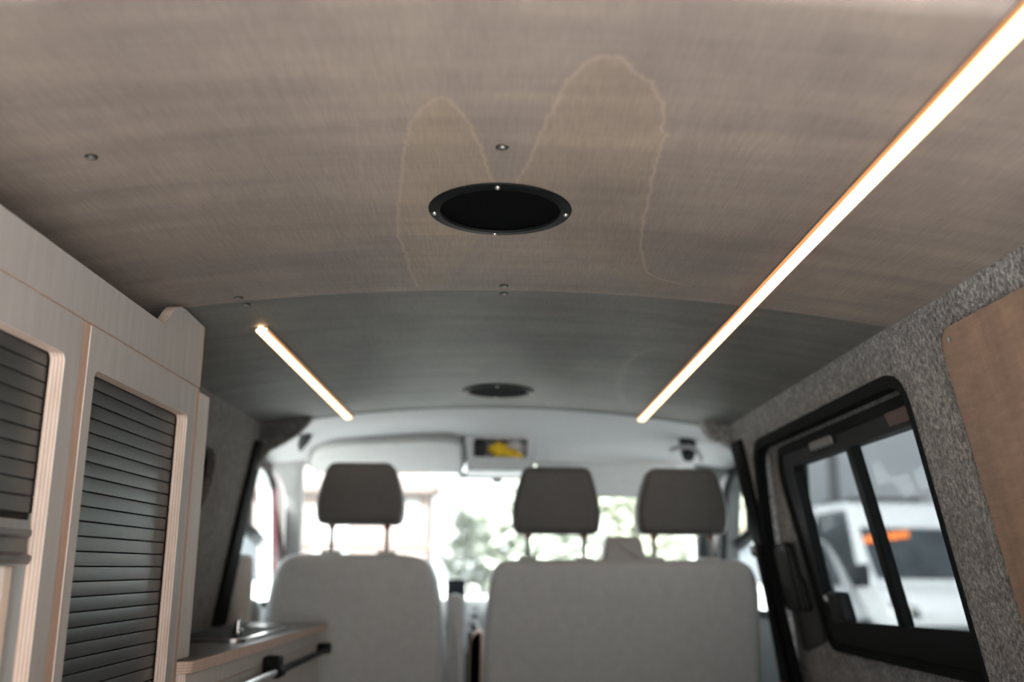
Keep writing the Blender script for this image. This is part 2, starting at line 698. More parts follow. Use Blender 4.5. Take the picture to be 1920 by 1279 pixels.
# tide marks left on the ply round the vent (x, y on the ceiling)
LEFT_LOBE = [[-0.015, 1.145], [-0.0209, 1.1136], [-0.0245, 1.0664], [-0.0279, 1.0387], [-0.034, 1.0071], [-0.0377, 0.9821], [-0.0435, 0.963], [-0.0492, 0.9444], [-0.0558, 0.931], [-0.0625, 0.9213], [-0.0717, 0.9213], [-0.0787, 0.9331], [-0.0868, 0.9444], [-0.0945, 0.9628], [-0.1026, 0.9819], [-0.1075, 1.0068], [-0.1138, 1.0436], [-0.1222, 1.1007], [-0.1313, 1.1637], [-0.1421, 1.2409], [-0.152, 1.3453], [-0.1506, 1.3903], [-0.1493, 1.4582], [-0.1489, 1.5436], [-0.146, 1.6081]]
RIGHT_LOBE = [[0.0169, 1.147], [0.0239, 1.1058], [0.0312, 1.07], [0.0366, 1.0255], [0.0411, 0.9993], [0.0452, 0.9695], [0.0509, 0.9365], [0.0563, 0.9055], [0.0616, 0.8803], [0.0716, 0.8579], [0.083, 0.8364], [0.0918, 0.8302], [0.1032, 0.8319], [0.1145, 0.8395], [0.1214, 0.856], [0.1331, 0.8706], [0.1426, 0.8757], [0.1503, 0.8934], [0.1583, 0.9183], [0.1666, 0.9467], [0.168, 0.9727], [0.1733, 0.9919], [0.1758, 1.0282], [0.1774, 1.0671], [0.1802, 1.1086], [0.185, 1.1731], [0.1892, 1.2374], [0.1952, 1.3081], [0.2021, 1.3774], [0.2202, 1.4617], [0.2401, 1.5104], [0.2692, 1.5307], [0.3083, 1.5478]]
FRONT_LOBE = [[0.33, 2.015], [0.299, 2.076], [0.284, 2.184], [0.288, 2.341], [0.305, 2.515], [0.34, 2.706]]


def lining(name, y0, y1, drop, mat, hole, lines, closed, fine):
    xs = [-0.735, -0.6, -0.5]
    ys = list(np.linspace(y0, y1, 10))
    if fine:
        fx0, fx1, fy0, fy1, st = fine
        xs += list(np.arange(fx0, fx1, st)) + list(np.linspace(fx1, 0.672, 8))
        xs = sorted(set([round(float(x), 5) for x in xs] + [round(float(x), 5) for x in np.linspace(-0.5, fx0, 6)]))
        ys = sorted(set([round(float(y), 5) for y in np.linspace(y0, fy0, 4)] +
                        [round(float(y), 5) for y in np.arange(fy0, fy1, st)] +
                        [round(float(y), 5) for y in np.linspace(fy1, y1, 4)]))
    else:
        xs = list(np.linspace(-0.735, 0.672, 40))
    xs, ys = np.array(xs), np.array(ys)
    nx, ny = len(xs), len(ys)
    X, Y = np.meshgrid(xs, ys, indexing='ij')
    P = np.stack([X.ravel(), Y.ravel()], 1)
    z = 1.30 - CROWN * P[:, 0] ** 2 - drop
    V = np.concatenate([P, z[:, None]], 1)
    idx = np.arange(nx * ny).reshape(nx, ny)
    q = np.stack([idx[:-1, :-1], idx[:-1, 1:], idx[1:, 1:], idx[1:, :-1]], -1).reshape(-1, 4)
    if hole:
        c = V[q].mean(1)
        q = q[np.hypot(c[:, 0] - hole[0], c[:, 1] - hole[1]) > hole[2]]
    # front and rear edges, 6 mm thick
    nv = len(V)
    rim = []
    extra = []
    for row in (idx[:, 0], idx[:, -1]):
        e = V[row] + np.array([0, 0, 0.006])
        base = nv + sum(len(x) for x in extra)
        extra.append(e)
        for k in range(nx - 1):
            rim.append((row[k], row[k + 1], base + k + 1, base + k))
    V2 = np.concatenate([V] + extra)
    me = bpy.data.meshes.new(name)
    F = np.concatenate([q, np.array(rim)])
    me.vertices.add(len(V2))
    me.vertices.foreach_set('co', V2.astype(np.float32).ravel())
    me.loops.add(F.size)
    me.polygons.add(len(F))
    me.loops.foreach_set('vertex_index', F.astype(np.int32).ravel())
    me.polygons.foreach_set('loop_start', np.arange(0, F.size, 4, dtype=np.int32))
    me.materials.append(MATS[mat])
    me.update(calc_edges=True)
    me.validate()
    at = me.attributes.new('tide', 'FLOAT_VECTOR', 'POINT')
    A = np.zeros((len(V2), 3), np.float32)
    for ln, wid, amt in lines:
        d = poly_dist(V2[:, :2], ln)
        A[:, 0] = np.maximum(A[:, 0], amt * np.exp(-(d / wid) ** 2))
    for pl, amt in closed:
        A[:, 1] = np.maximum(A[:, 1], amt * inside(V2[:, :2], pl))
    at.data.foreach_set('vector', A.ravel())
    o = bpy.data.objects.new(name, me)
    COL.objects.link(o)
    o.parent = ceiling
    return o


ll = wobble(LEFT_LOBE, 0.0012, 1)
rl = wobble(RIGHT_LOBE, 0.0012, 2)
fl = wobble(FRONT_LOBE, 0.0012, 3)
lining('lining_panel', -0.55, 0.697, 0.002, 'ply_lining_brown', None, [], [], None)
pan1 = lining('lining_panel', 0.700, 1.632, 0.002, 'ply_lining_brown', (-0.005, 1.242, 0.082),
              [(ll, 0.0019, 0.5), (rl, 0.0019, 0.5)],
              [(np.concatenate([ll, [[-0.1, 1.6], [-0.02, 1.3]]]), 0.75),
               (np.concatenate([rl, [[0.25, 1.62], [0.05, 1.3]]]), 0.6)], (-0.20, 0.36, 0.80, 1.63, 0.0023))
pan2 = lining('lining_panel', 1.632, 2.905, 0.0, 'ply_lining_shaded', (-0.008, 2.62, 0.078),
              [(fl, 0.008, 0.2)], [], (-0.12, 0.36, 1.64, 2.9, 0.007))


def screw_g(x, y, z, r=0.0048, dirz=-1):
    g = G()
    g.lathe([(0.0, 0.0005 * dirz), (r * 0.42, 0.0005 * dirz), (r * 0.42, 0.0018 * dirz), (r * 0.8, 0.0021 * dirz),
             (r, 0.0008 * dirz), (r, -0.002 * dirz)], (x, y, z), 14)
    g.box(x - r * 0.32, x + r * 0.32, y - r * 0.1, y + r * 0.1, z + 0.0004 * dirz, z + 0.0016 * dirz)
    return g


for (x, y), p in (((-0.459, 1.021), pan1), ((-0.003, 1.040), pan1), ((-0.447, 1.607), pan1), ((0.002, 1.603), pan1),
                  ((-0.447, 1.658), pan2), ((0.002, 1.658), pan2)):
    obj('screw', screw_g(x, y, zc(x) - (0.002 if p is pan1 else 0)), 'aluminium', p)
    g = G()
    z_ = zc(x) - (0.002 if p is pan1 else 0)
    g.lathe([(0.004, -0.0004), (0.0068, -0.0010), (0.0078, 0.001)], (x, y, z_), 16)
    obj('screw_cup', g, 'black_satin', p)

# walls ------------------------------------------------------------
KR, XR = 0.20, 0.665
KL, XL = 0.15, 0.70


def fr(u, v, t):
    return (XR + KR * (1.243 - v) + t, u, v)


def fl_(u, v, t):
    return (-(XL + KL * (1.243 - v) + t), u, v)


aper = rounded([(1.632, 0.14), (2.92, 0.14), (2.875, 0.53), (2.735, 0.95), (2.63, 1.168), (1.632, 1.168)],
               [0.05, 0.05, 0.2, 0.25, 0.075, 0.075], 7)
wall_r = struct('wall_right', G().plate([(-0.55, 0.0), (3.03, 0.0), (2.90, 0.53), (2.835, 0.86), (2.835, 1.30), (-0.55, 1.30)],
                                        [aper], 0.0, 0.085, fr), 'felt_grey',
                'side wall covered in speckled grey felt around the sliding door', 'wall')
# felt welt in the corner crease
g = G()
g.tube([fr(1.31, 1.195, 0.0), fr(1.335, 1.20, -0.0015), fr(1.36, 1.210, -0.001), fr(1.385, 1.225, 0.001)], 0.0025, 8)
obj('felt_crease', g, 'felt_grey', wall_r)
# aperture seal (fat black rubber hugging the hole)
aper_in = rounded([(1.638, 0.16), (2.90, 0.16), (2.85, 0.53), (2.712, 0.945), (2.608, 1.146), (1.650, 1.146), (1.638, 1.09)],
                  [0.05, 0.05, 0.2, 0.25, 0.06, 0.06, 0.05], 7)
g = G().plate(inset(aper, -0.001), [aper_in], -0.006, 0.02, fr)
obj('door_seal', g, 'black_rubber', wall_r)
# cab side seal on the pillar
obj('pillar_seal', G().pad(rounded([(2.735, 0.50), (2.91, 0.50), (2.83, 0.86), (2.832, 1.19), (2.725, 1.19), (2.735, 0.86)],
                                   [0.01, 0.01, 0.1, 0.02, 0.02, 0.1]), 0.01, -0.014, 0.008, fr), 'black_rubber', wall_r)
# plywood lining on the wall behind the pillar
wp = obj('lining_panel', G().plate(rrect(-0.5, 1.458, 0.25, 1.190, (0.03, 0.03, 0.035, 0.03), 6), [], -0.007, 0.004, fr),
         'ply_lining_wall', wall_r, label='orange-brown plywood panel with one screw in its corner')
p = fr(1.427, 1.173, -0.007)
g = G()
g.lathe([(0.0, -0.0008), (0.0018, -0.0008), (0.0022, -0.0018), (0.0045, -0.0012), (0.0045, 0.002)], p, 12, axis='x')
obj('screw', g, 'aluminium', wp)
# upper corner bracket of the felt at the bulkhead
obj('felt_corner', G().plate([(0.56, 1.29), (0.593, 1.252), (0.601, 1.225), (0.621, 1.203), (0.647, 1.197), (0.687, 1.174), (0.70, 1.13), (0.75, 1.13), (0.75, 1.29)],
                             [], 2.84, 2.90, lambda u, v, t: (u, t, v)), 'felt_grey', wall_r)

# sliding door inside the aperture, with its window
OFF = 0.035


def fd(u, v, t):
    return fr(u, v, t + OFF)


win_out = rounded([(1.60, 0.655), (2.475, 0.652), (2.535, 1.07), (2.50, 1.131), (1.60, 1.131)],
                  [0.06, 0.05, 0.05, 0.03, 0.06], 6)
door1 = struct('door_1', G().plate(rounded([(1.62, 0.10), (2.89, 0.10), (2.85, 0.53), (2.71, 0.95), (2.61, 1.175), (1.62, 1.175)], 0.04),
                                   [win_out], 0.0, 0.04, fd), 'felt_grey',
               'sliding side door trimmed in grey felt with a black framed window', 'door')
obj('latch_plate', G().pad(rounded([(2.53, 0.66), (2.74, 0.62), (2.74, 0.895), (2.545, 0.91)], 0.02), 0.002, -0.006, 0.004, fd),
    'dark_grey_plastic', door1)
lt = obj('latch_case', G().pad(rounded([(2.60, 0.735), (2.74, 0.725), (2.73, 0.90), (2.60, 0.905)], 0.02), 0.0, -0.028, 0.01, fd),
         'black_plastic', door1)
g = G()
for yy in (2.635, 2.66, 2.685):
    g.pad(rrect(yy, yy + 0.012, 0.79, 0.88, 0.004, 3), -0.026, -0.032, 0.003, fd)
obj('grip_rib', g, 'dark_grey_plastic', lt)
obj('pull_lever', G().pad(rounded([(2.56, 0.735), (2.60, 0.73), (2.61, 0.81), (2.57, 0.815)], 0.012), -0.004, -0.024, 0.007, fd),
    'black_plastic', door1)

# window in the sliding door
glass_out = rounded([(1.655, 0.735), (2.445, 0.716), (2.42, 1.083), (1.655, 1.083)], [0.03, 0.02, 0.02, 0.03], 4)
g = G().plate(inset(win_out, 0.001), [glass_out], -0.010, 0.014, fd)
win1 = struct('window_1', g, 'black_satin', 'tinted sliding window in a black frame in the side door', 'window')
obj('window_gasket', G().plate(inset(win_out, -0.006), [inset(win_out, 0.014)], -0.016, -0.006, fd), 'black_rubber', win1)
obj('pane', G().plate(rounded([(2.02, 0.72), (2.455, 0.70), (2.43, 1.09), (2.04, 1.09)], 0.01), [], 0.008, 0.010, fd), 'privacy_glass', win1)
obj('pane', G().plate(rounded([(1.64, 0.725), (2.025, 0.72), (2.04, 1.09), (1.64, 1.09)], 0.01), [], 0.010, 0.012, fd), 'privacy_glass', win1)
obj('mullion', G().pad([(1.992, 0.722), (2.028, 0.722), (2.062, 1.087), (2.022, 1.087)], 0.016, -0.006, 0.005, fd), 'black_satin', win1)
wl = obj('window_latch', G().pad(rounded([(2.325, 0.715), (2.42, 0.715), (2.41, 0.785), (2.335, 0.785)], 0.012), 0.02, -0.012, 0.006, fd),
         'black_plastic', win1)
g = G()
g.tube([fd(2.408, 0.772, -0.014), fd(2.385, 0.762, -0.016)], 0.006, 10)
obj('latch_button', g, 'aluminium', wl)
obj('vent_handle', G().pad(rounded([(2.10, 1.098), (2.24, 1.098), (2.24, 1.118), (2.10, 1.118)], 0.006), -0.01, -0.02, 0.004, fd),
    'mid_grey_plastic', win1, label='small grey grip on the top rail of the window')
obj('rail_reflection', G().plate([(1.64, 1.091), (1.79, 1.091), (1.80, 1.120), (1.64, 1.120)], [], -0.014, -0.010, fd), 'reflection_brown', win1,  # coloured strip painted in for a brown reflection on the rail
    label='red-brown reflection on the top rail, put into a coloured strip')

# left wall
hole_l = rounded([(1.72, 0.93), (2.45, 0.93), (2.52, 1.02), (2.50, 1.115), (1.72, 1.115)], [0.05, 0.05, 0.05, 0.06, 0.05], 6)
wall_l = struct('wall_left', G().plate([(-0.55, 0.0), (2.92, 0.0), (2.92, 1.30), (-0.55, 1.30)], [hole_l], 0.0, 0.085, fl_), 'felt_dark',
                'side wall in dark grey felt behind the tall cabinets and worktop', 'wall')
obj('pillar_seal', G().pad(rounded([(2.80, 0.4), (2.925, 0.4), (2.90, 0.9), (2.905, 1.185), (2.82, 1.185), (2.80, 0.9)],
                                   [0.01, 0.01, 0.1, 0.02, 0.02, 0.1]), 0.01, -0.014, 0.008, fl_), 'black_rubber', wall_l)
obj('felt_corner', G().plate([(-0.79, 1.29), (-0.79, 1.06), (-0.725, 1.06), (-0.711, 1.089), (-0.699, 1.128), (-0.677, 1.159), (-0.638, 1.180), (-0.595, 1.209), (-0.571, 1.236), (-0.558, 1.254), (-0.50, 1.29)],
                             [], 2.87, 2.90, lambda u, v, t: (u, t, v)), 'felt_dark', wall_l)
win2 = struct('window_2', G().plate(inset(hole_l, -0.008), [inset(hole_l, 0.012)], 0.02, 0.05, fl_), 'black_rubber',
              'blacked out side window beyond the tall cabinets', 'window')
obj('pane', G().plate(inset(hole_l, 0.004), [], 0.034, 0.040, fl_), 'black_void', win2)

# unseen rear pillars and lintel, added to shape light through the open tailgate
struct('wall_rear_added', G().plate([(-0.95, 0.0), (-0.70, 0.0), (-0.69, 0.6), (-0.62, 1.20), (0.62, 1.20), (0.69, 0.6), (0.70, 0.0), (0.95, 0.0), (0.95, 1.36), (-0.95, 1.36)],
                              [], -0.60, -0.52, lambda u, v, t: (u, t, v)), 'felt_dark', 'unseen felt covered rear pillars added to shape light through the open tailgate', 'wall')

# cab: headliner, pillars, doors, windscreen ------------------------


def zh(x, y):
    t = (y - 2.885) / 0.74
    t = min(1.0, max(0.0, t))
    return 1.312 - 0.106 * t ** 3.2 - 0.12 * x * x * (1 - 0.75 * t) - 0.45 * (1 - t) * max(0, abs(x) - 0.52) ** 2


g = G()
g.grid(40, 16, lambda u, v: (-0.9 + 1.8 * u, 2.885 + 0.75 * v, zh(-0.9 + 1.8 * u, 2.885 + 0.75 * v)))
g.grid(40, 1, lambda u, v: (-0.9 + 1.8 * u, 3.635, zh(-0.9 + 1.8 * u, 3.635) + 0.03 * v))
trim1 = struct('trim_1', g, 'headliner_fabric', 'pale grey moulded headliner over the cab', 'headliner', recalc=False)
# dark strip drawn for the shadow of the ply edge along the lining front
g = G()
g.grid(40, 1, lambda u, v: (-0.66 + 1.29 * u, 2.906, zc(-0.66 + 1.29 * u) - 0.003 + 0.014 * v))
g.grid(40, 1, lambda u, v: (-0.66 + 1.29 * u, 2.890 + 0.016 * v, zc(-0.66 + 1.29 * u) - 0.003))
obj('edge_shade', g, 'dark_grey_plastic', ceiling, recalc=False)


def door_window(sx):
    f = lambda u, v, t: (sx * (0.85 + t), u, v)
    hole = rounded([(3.05, 0.70), (3.852, 0.70), (3.813, 0.833), (3.735, 1.115), (3.656, 1.160), (3.560, 1.180), (3.05, 1.180)],
                   [0.03, 0.03, 0.1, 0.07, 0.06, 0.08, 0.03], 5)
    return f, hole


for sx, name, lab in ((-1, 'door_2', 'cab door with a strip of dark red paint beside its window'),
                      (1, 'door_3', 'cab door with dark window seal beyond the bench seat')):
    f, hole = door_window(sx)
    dr = struct(name, G().plate([(2.90, 0.0), (4.30, 0.0), (4.30, 0.70), (3.98, 1.10), (3.75, 1.30), (2.90, 1.30)], [hole], 0.0, 0.06, f),
                'grey_plastic' if sx < 0 else 'dark_grey_plastic', lab, 'door')
    obj('pane', G().plate(inset(hole, -0.004), [], 0.03, 0.034, f), 'clear_glass', dr)
    obj('window_seal', G().plate(inset(hole, -0.016), [inset(hole, 0.006)], -0.008, 0.01, f), 'black_rubber', dr)
    if sx < 0:
        obj('painted_frame', G().pad(rounded([(3.826, 0.72), (3.955, 0.72), (3.921, 0.834), (3.854, 1.096), (3.811, 1.143), (3.698, 1.179), (3.573, 1.190),
                                              (3.50, 1.19), (3.50, 1.182), (3.597, 1.172), (3.712, 1.134), (3.79, 0.833)],
                                             [0.005, 0.01, 0.03, 0.03, 0.03, 0.03, 0.03, 0.002, 0.002, 0.03, 0.03, 0.03]), 0.0, -0.012, 0.002, f), 'red_paint', dr,
            label='dark red painted door frame edge')

for sx, name in ((-1, 'trim_2'), (1, 'trim_3')):
    g = G()
    pl = rounded([(0.885, 0.70), (0.85, 0.87), (0.802, 1.10), (0.815, 1.16), (0.87, 1.20), (0.88, 1.27), (0.69, 1.27), (0.695, 1.212), (0.730, 1.182),
                  (0.737, 1.12), (0.785, 0.87), (0.825, 0.70)], [0, 0.1, 0.05, 0.04, 0.03, 0, 0, 0.02, 0.03, 0.05, 0.1, 0])
    g.pad(pl, 0.03, -0.03, 0.012, lambda u, v, t: (sx * u, 3.615 + (1.2 - v) * 1.157 + t, v))
    struct(name, g, 'mid_grey_plastic' if sx < 0 else 'dark_grey_plastic',
           'pale grey windscreen pillar trim beside the red door frame' if sx < 0 else 'dark windscreen pillar trim beyond the bench headrest', 'pillar')

# B pillar trims in pale plastic
g = G()
g.pad(rounded([(2.925, 0.40), (3.03, 0.40), (3.03, 0.70), (3.02, 0.80), (2.995, 1.02), (2.985, 1.19), (2.925, 1.19)], 0.015), 0.06, -0.004, 0.01,
      lambda u, v, t: (-(0.72 + 0.16 * (1.243 - v) + t), u, v))
trim4 = struct('trim_4', g, 'mid_grey_plastic', 'grey door pillar trim beside the seat belt post', 'pillar')
g = G()
g.lathe([(0.0, 0.862), (0.020, 0.862), (0.031, 0.855), (0.034, 0.84), (0.037, 0.6), (0.040, 0.40)], (-0.755, 2.96, 0), 20)
obj('belt_cover', g, 'pale_plastic', trim4, label='pale rounded seat belt cover')
g = G()
g.pad(rounded([(2.865, 0.30), (2.96, 0.30), (2.95, 0.80), (2.93, 1.18), (2.87, 1.18)], 0.012), 0.06, 0.0, 0.01,
      lambda u, v, t: (XR + 0.035 + KR * (1.243 - v) + t, u, v))
trim5 = struct('trim_5', g, 'mid_grey_plastic', 'grey door pillar trim beside the bench seat', 'pillar')
# outer skin behind the pillars
struct('trim_6', G().box(-0.95, -0.86, -0.55, 2.95, 0.0, 1.0).box(-0.95, -0.80, 2.84, 2.98, 0.0, 1.30), 'black_void', 'outer body side behind the cabinets', 'body side')

# windscreen
ws = [(-0.735, 3.63, 1.20), (0.735, 3.63, 1.20), (0.845, 4.22, 0.69), (-0.845, 4.22, 0.69)]
g = G()
nrm = (Vector(ws[1]) - Vector(ws[0])).cross(Vector(ws[3]) - Vector(ws[0])).normalized() * 0.005
g.add([Vector(p) for p in ws] + [Vector(p) + nrm for p in ws], [(0, 1, 2, 3), (7, 6, 5, 4), (0, 4, 5, 1), (1, 5, 6, 2), (2, 6, 7, 3), (3, 7, 4, 0)])
struct('window_3', g, 'clear_glass', 'wide windscreen of the van beyond the headrests', 'windscreen')

# dashboard
g = G()
prof = rounded([(3.72, 0.30), (3.66, 0.50), (3.70, 0.66), (3.80, 0.71), (4.20, 0.705), (4.30, 0.60), (4.30, 0.30)], [0.02, 0.05, 0.06, 0.05, 0.03, 0.03, 0.02])
g.plate(prof, [], -0.845, 0.845, lambda u, v, t: (t, u, v))
dash = struct('trim_7', g, 'mid_grey_plastic', 'grey dashboard seen between the front seats', 'dashboard')
for x in (-0.02, 0.06, 0.14):
    obj('air_vent', G().pad(rrect(x - 0.03, x + 0.03, 0.655, 0.70, 0.01, 3), 3.735, 3.715, 0.006, lambda u, v, t: (u, t, v)), 'grey_plastic', dash)

# ------------------------------------------------------------------ ceiling vents (round black rings)


def ring_vent(cx, cy, r, lab, big):
    z = zc(0) - 0.002
    t = thing('ceiling_vent', lab, 'vent', (cx, cy, z), 'round ceiling vents')
    ri = r * 0.828
    g = G()
    g.lathe([(ri, 0.004), (ri, -0.0024), (ri + 0.0010, -0.0037), (ri + 0.0028, -0.0037), (ri + 0.0042, -0.0030), (r - 0.004, -0.0030), (r - 0.0012, -0.0022), (r, -0.0003), (r, 0.004)], (cx, cy, z), 72)
    obj('ring', g, 'black_satin', t, ang=50)
    g = G()
    g.lathe([(ri * 0.985, -0.001), (ri * 0.98, 0.02), (ri * 0.975, 0.057), (0.0, 0.057)], (cx, cy, z), 48)
    obj('duct', g, 'black_void', t)
    if big:
        g = G()
        # bright inner spring arc at the far side
        pts = [(cx + 0.071 * math.cos(a), cy + 0.071 * math.sin(a), z + 0.0525) for a in np.linspace(math.radians(60), math.radians(122), 18)]
        g.tube(pts, 0.0020, 8)
        obj('inner_ring', g, 'pale_plastic', t)
        g = G()
        g.tube([(cx, cy + 0.060, z + 0.036), (cx, cy + 0.060, z + 0.056)], 0.006, 12)
        obj('mounting_post', g, 'dark_grey_plastic', t)
    for a in (4, 95, 176, 268):
        a = math.radians(a)
        x, y = cx + (r + ri) / 2 * math.cos(a) * 1.005, cy + (r + ri) / 2 * math.sin(a)
        g = G()
        g.lathe([(0.0, -0.0040), (0.0013, -0.0040), (0.0013, -0.0055), (0.0028, -0.0053), (0.0038, -0.003), (0.0038, -0.001)], (x, y, z), 12)
        obj('screw', g, 'aluminium', t)
    return t


ring_vent(-0.005, 1.242, 0.0965, 'large round black vent ring with silver screws nearest on brown ceiling', True)
ring_vent(-0.008, 2.62, 0.0965, 'distant blurred black vent ring on grey ceiling near the headliner', False)

# ------------------------------------------------------------------ LED strips


def led(x, y0, y1, lab, open_end):
    z = zc(x) - 0.001
    t = thing('led_strip', lab, 'strip light', (x, y0, z))
    w = 0.0105
    sl = -2 * CROWN * x  # tilt with the crown
    f = lambda u, v, s: (x + u, s, z + v + sl * u)
    g = G()
    g.plate([(-w - 0.001, 0.004), (-w - 0.001, -0.0035), (w + 0.001, -0.0035), (w + 0.001, 0.004)], [], y0, y1, f)
    obj('profile', g, 'aluminium', t)
    g = G()
    g.plate([(-w, -0.003), (-w, -0.0070), (-w + 0.0012, -0.0085), (-w * 0.4, -0.0092), (w * 0.4, -0.0092), (w - 0.0012, -0.0085), (w, -0.0070), (w, -0.003)], [], y0 + 0.001, y1 - 0.004, f)
    o = obj('diffuser', g, ['led_diffuser', 'led_edge'], t)
    for p in o.data.polygons:
        p.material_index = 1 if abs(p.normal.x) > 0.5 else 0
    obj('end_cap', G().plate(rrect(-w, w, -0.0105, 0.002, 0.002, 2), [], y1 - 0.004, y1, f), 'grey_plastic', t)
    if open_end:
        g = G()
        g.lathe([(0.0, -0.004), (0.004, -0.003), (0.0052, 0.0), (0.004, 0.003), (0.0, 0.004)], (x, y0 - 0.005, z - 0.004), 14)
        obj('bare_end', g, 'led_end_glow', t, label='bright bare end of the strip')
    return t


led(0.421, 0.20, 2.93, 'long warm glowing strip light running past the brown and grey ceiling sheets', False)
led(-0.457, 1.815, 2.93, 'short warm glowing strip light above the kitchen worktop', True)

# ------------------------------------------------------------------ tall cabinets with tambour shutters
XF = -0.53      # face plane
TH = 0.018
fx = lambda u, v, t: (XF - t, u, v)


def ply_plate(name, outer, holes, t0, t1, f, parent, face='birch_grey_wash', edge='ply_edge_x', axis=0, label=None, thr=0.8):
    o = obj(name, G().plate(outer, holes, t0, t1, f), [face, edge], parent, label=label)
    edge_mats(o, axis, 1, thr)
    return o


def slat_mesh(y0, y1):
    """one tambour slat: shallow convex face 17.9 mm high, seen end to end along y"""
    g = G()
    h = 0.0092
    prof = [(-0.003, -h), (0.0026, -h), (0.0034, -h * 0.95), (0.0036, -h * 0.5), (0.0036, h * 0.6), (0.0032, h * 0.93), (0.0022, h), (-0.003, h)]
    g.plate([(a, b) for a, b in prof], [], y0, y1, lambda u, v, t: (u, t, v))
    return g


def cabinet(lab, y0, y1, oy0, oy1, otop, obot, shutter_bottom, near):
    t = thing('tall_cabinet', lab, 'cabinet', (XF - 0.2, (y0 + y1) / 2, 0), 'tall tambour cabinets')
    zt = 1.131
    back = -0.70
    hole = rrect(oy0, oy1, obot, otop, 0.010, 4)
    ply_plate('face_frame', rrect(y0, y1, 0.02, zt, 0.0015, 2), [hole], 0.0, TH, fx, t)
    g = G()
    g.box(back, XF - TH - 0.0002, y0, y0 + 0.014, 0.0, zt - 0.002)
    g.box(back, XF - TH - 0.0002, y1 - 0.014, y1, 0.0, zt - 0.002)
    g.box(back, XF - TH - 0.0002, y0, y1, zt - 0.016, zt - 0.002)
    g.box(back, back + 0.006, y0, y1, 0.0, zt - 0.002)
    g.box(back, XF - TH - 0.0002, y0, y1, 0.0, 0.06)
    obj('carcass', g, 'birch_pale', t)
    # tambour
    xs = XF - TH - 0.0055
    sh = obj('tambour_shutter', G().box(xs - 0.006, xs - 0.0042, oy0 - 0.012, oy1 + 0.012, shutter_bottom, zt - 0.022), 'shutter_backing', t)
    first = None
    z = otop + 0.012
    n = 0
    while z - 0.0097 > shutter_bottom:
        if first is None:
            gg = slat_mesh(oy0 - 0.012, oy1 + 0.012)
            gg.v = [(xs + a, b, z + c) for a, b, c in gg.v]
            first = obj('slat', gg, 'slat_graphite', sh)
        else:
            share(first, sh, (0, 0, -0.0194 * n))
        n += 1
        z -= 0.0194
    return t, sh, z, xs


cab1, sh1, zlast, xs1 = cabinet('nearest tall birch cabinet with half raised dark tambour shutter above an open shelf', -0.5, 1.2125, -0.42, 1.172, 1.079, 0.42, 0.880, True)
cab2, sh2, _, _ = cabinet('tall birch cabinet with closed dark tambour shutter beside the worktop', 1.2375, 1.686, 1.262, 1.652, 1.077, 0.46, 0.44, False)
# pull rail at the foot of the raised shutter
g = G()
g.plate(rounded([(-0.004, 0.829), (0.010, 0.829), (0.013, 0.834), (0.013, 0.838), (0.004, 0.842), (0.004, 0.858), (0.010, 0.861), (0.010, 0.868), (-0.004, 0.868)], 0.001, 2), [], -0.42, 1.168,
        lambda u, v, t: (xs1 + u, t, v))
obj('pull_rail', g, 'pull_metal', cab1, label='brushed metal pull rail of the raised shutter')
# inner uprights and shelf showing in the open bay
g = G()
g.box(-0.69, XF - TH - 0.013, 1.150, 1.168, 0.42, 0.826)
o = obj('inner_upright', g, 'birch_cream', cab1)
g = G().box(-0.69, XF - TH - 0.020, -0.42, 1.149, 0.715, 0.731)
o = obj('shelf', g, ['birch_pale', 'ply_edge_z'], cab1)
edge_mats(o, 2, 1, 0.8)
# divider between the two cabinets, edge forward
g = G().box(-0.70, XF - 0.001, 1.2135, 1.2365, 0.0, 1.131)
divi = obj('divider_panel', g, ['ply_edge_y'], cab2, label='upright plywood divider edge')
# end gable
g = G().box(-0.70, XF + 0.0005, 1.6870, 1.7030, 0.0, 1.131)
o = obj('end_gable', g, ['birch_grey_wash', 'ply_edge_y'], cab2)
edge_mats(o, 1, 1)

# fascia over both cabinets, one board with a raised ear at its far end
fas = thing('cabinet_fascia', 'long birch fascia board above the tambour cabinets with a raised rounded ear', 'fascia', (XF, 1.2, 1.13))
ear = [(-0.5, 1.1335), (1.702, 1.1335), (1.702, 1.243)]
pts = [(1.60, 1.247), (1.575, 1.246), (1.555, 1.240), (1.537, 1.228), (1.522, 1.214), (1.508, 1.203), (1.49, 1.1985), (1.47, 1.198)]
ply_plate('board', ear + pts + [(-0.5, 1.198)], [], 0.0, TH, fx, fas)
g = G().box(-0.70, XF - TH, -0.5, 1.70, 1.133, 1.139)
obj('top_board', g, 'birch_pale', fas)
g = G().box(XF - TH, XF + 0.0008, 1.7022, 1.7040, 1.134, 1.2425)
obj('edge_band', g, 'ply_edge_y', fas)

# filler board standing on the worktop
fil = thing('filler_board', 'narrow pale birch board standing on the worktop against the end cabinet', 'board', (-0.545, 1.75, 0.674))
ply_plate('board', rrect(1.7045, 1.800, 0.6745, 1.132, 0.002, 2), [], 0.010, 0.022, fx, fil, 'birch_pale', 'ply_edge_x')

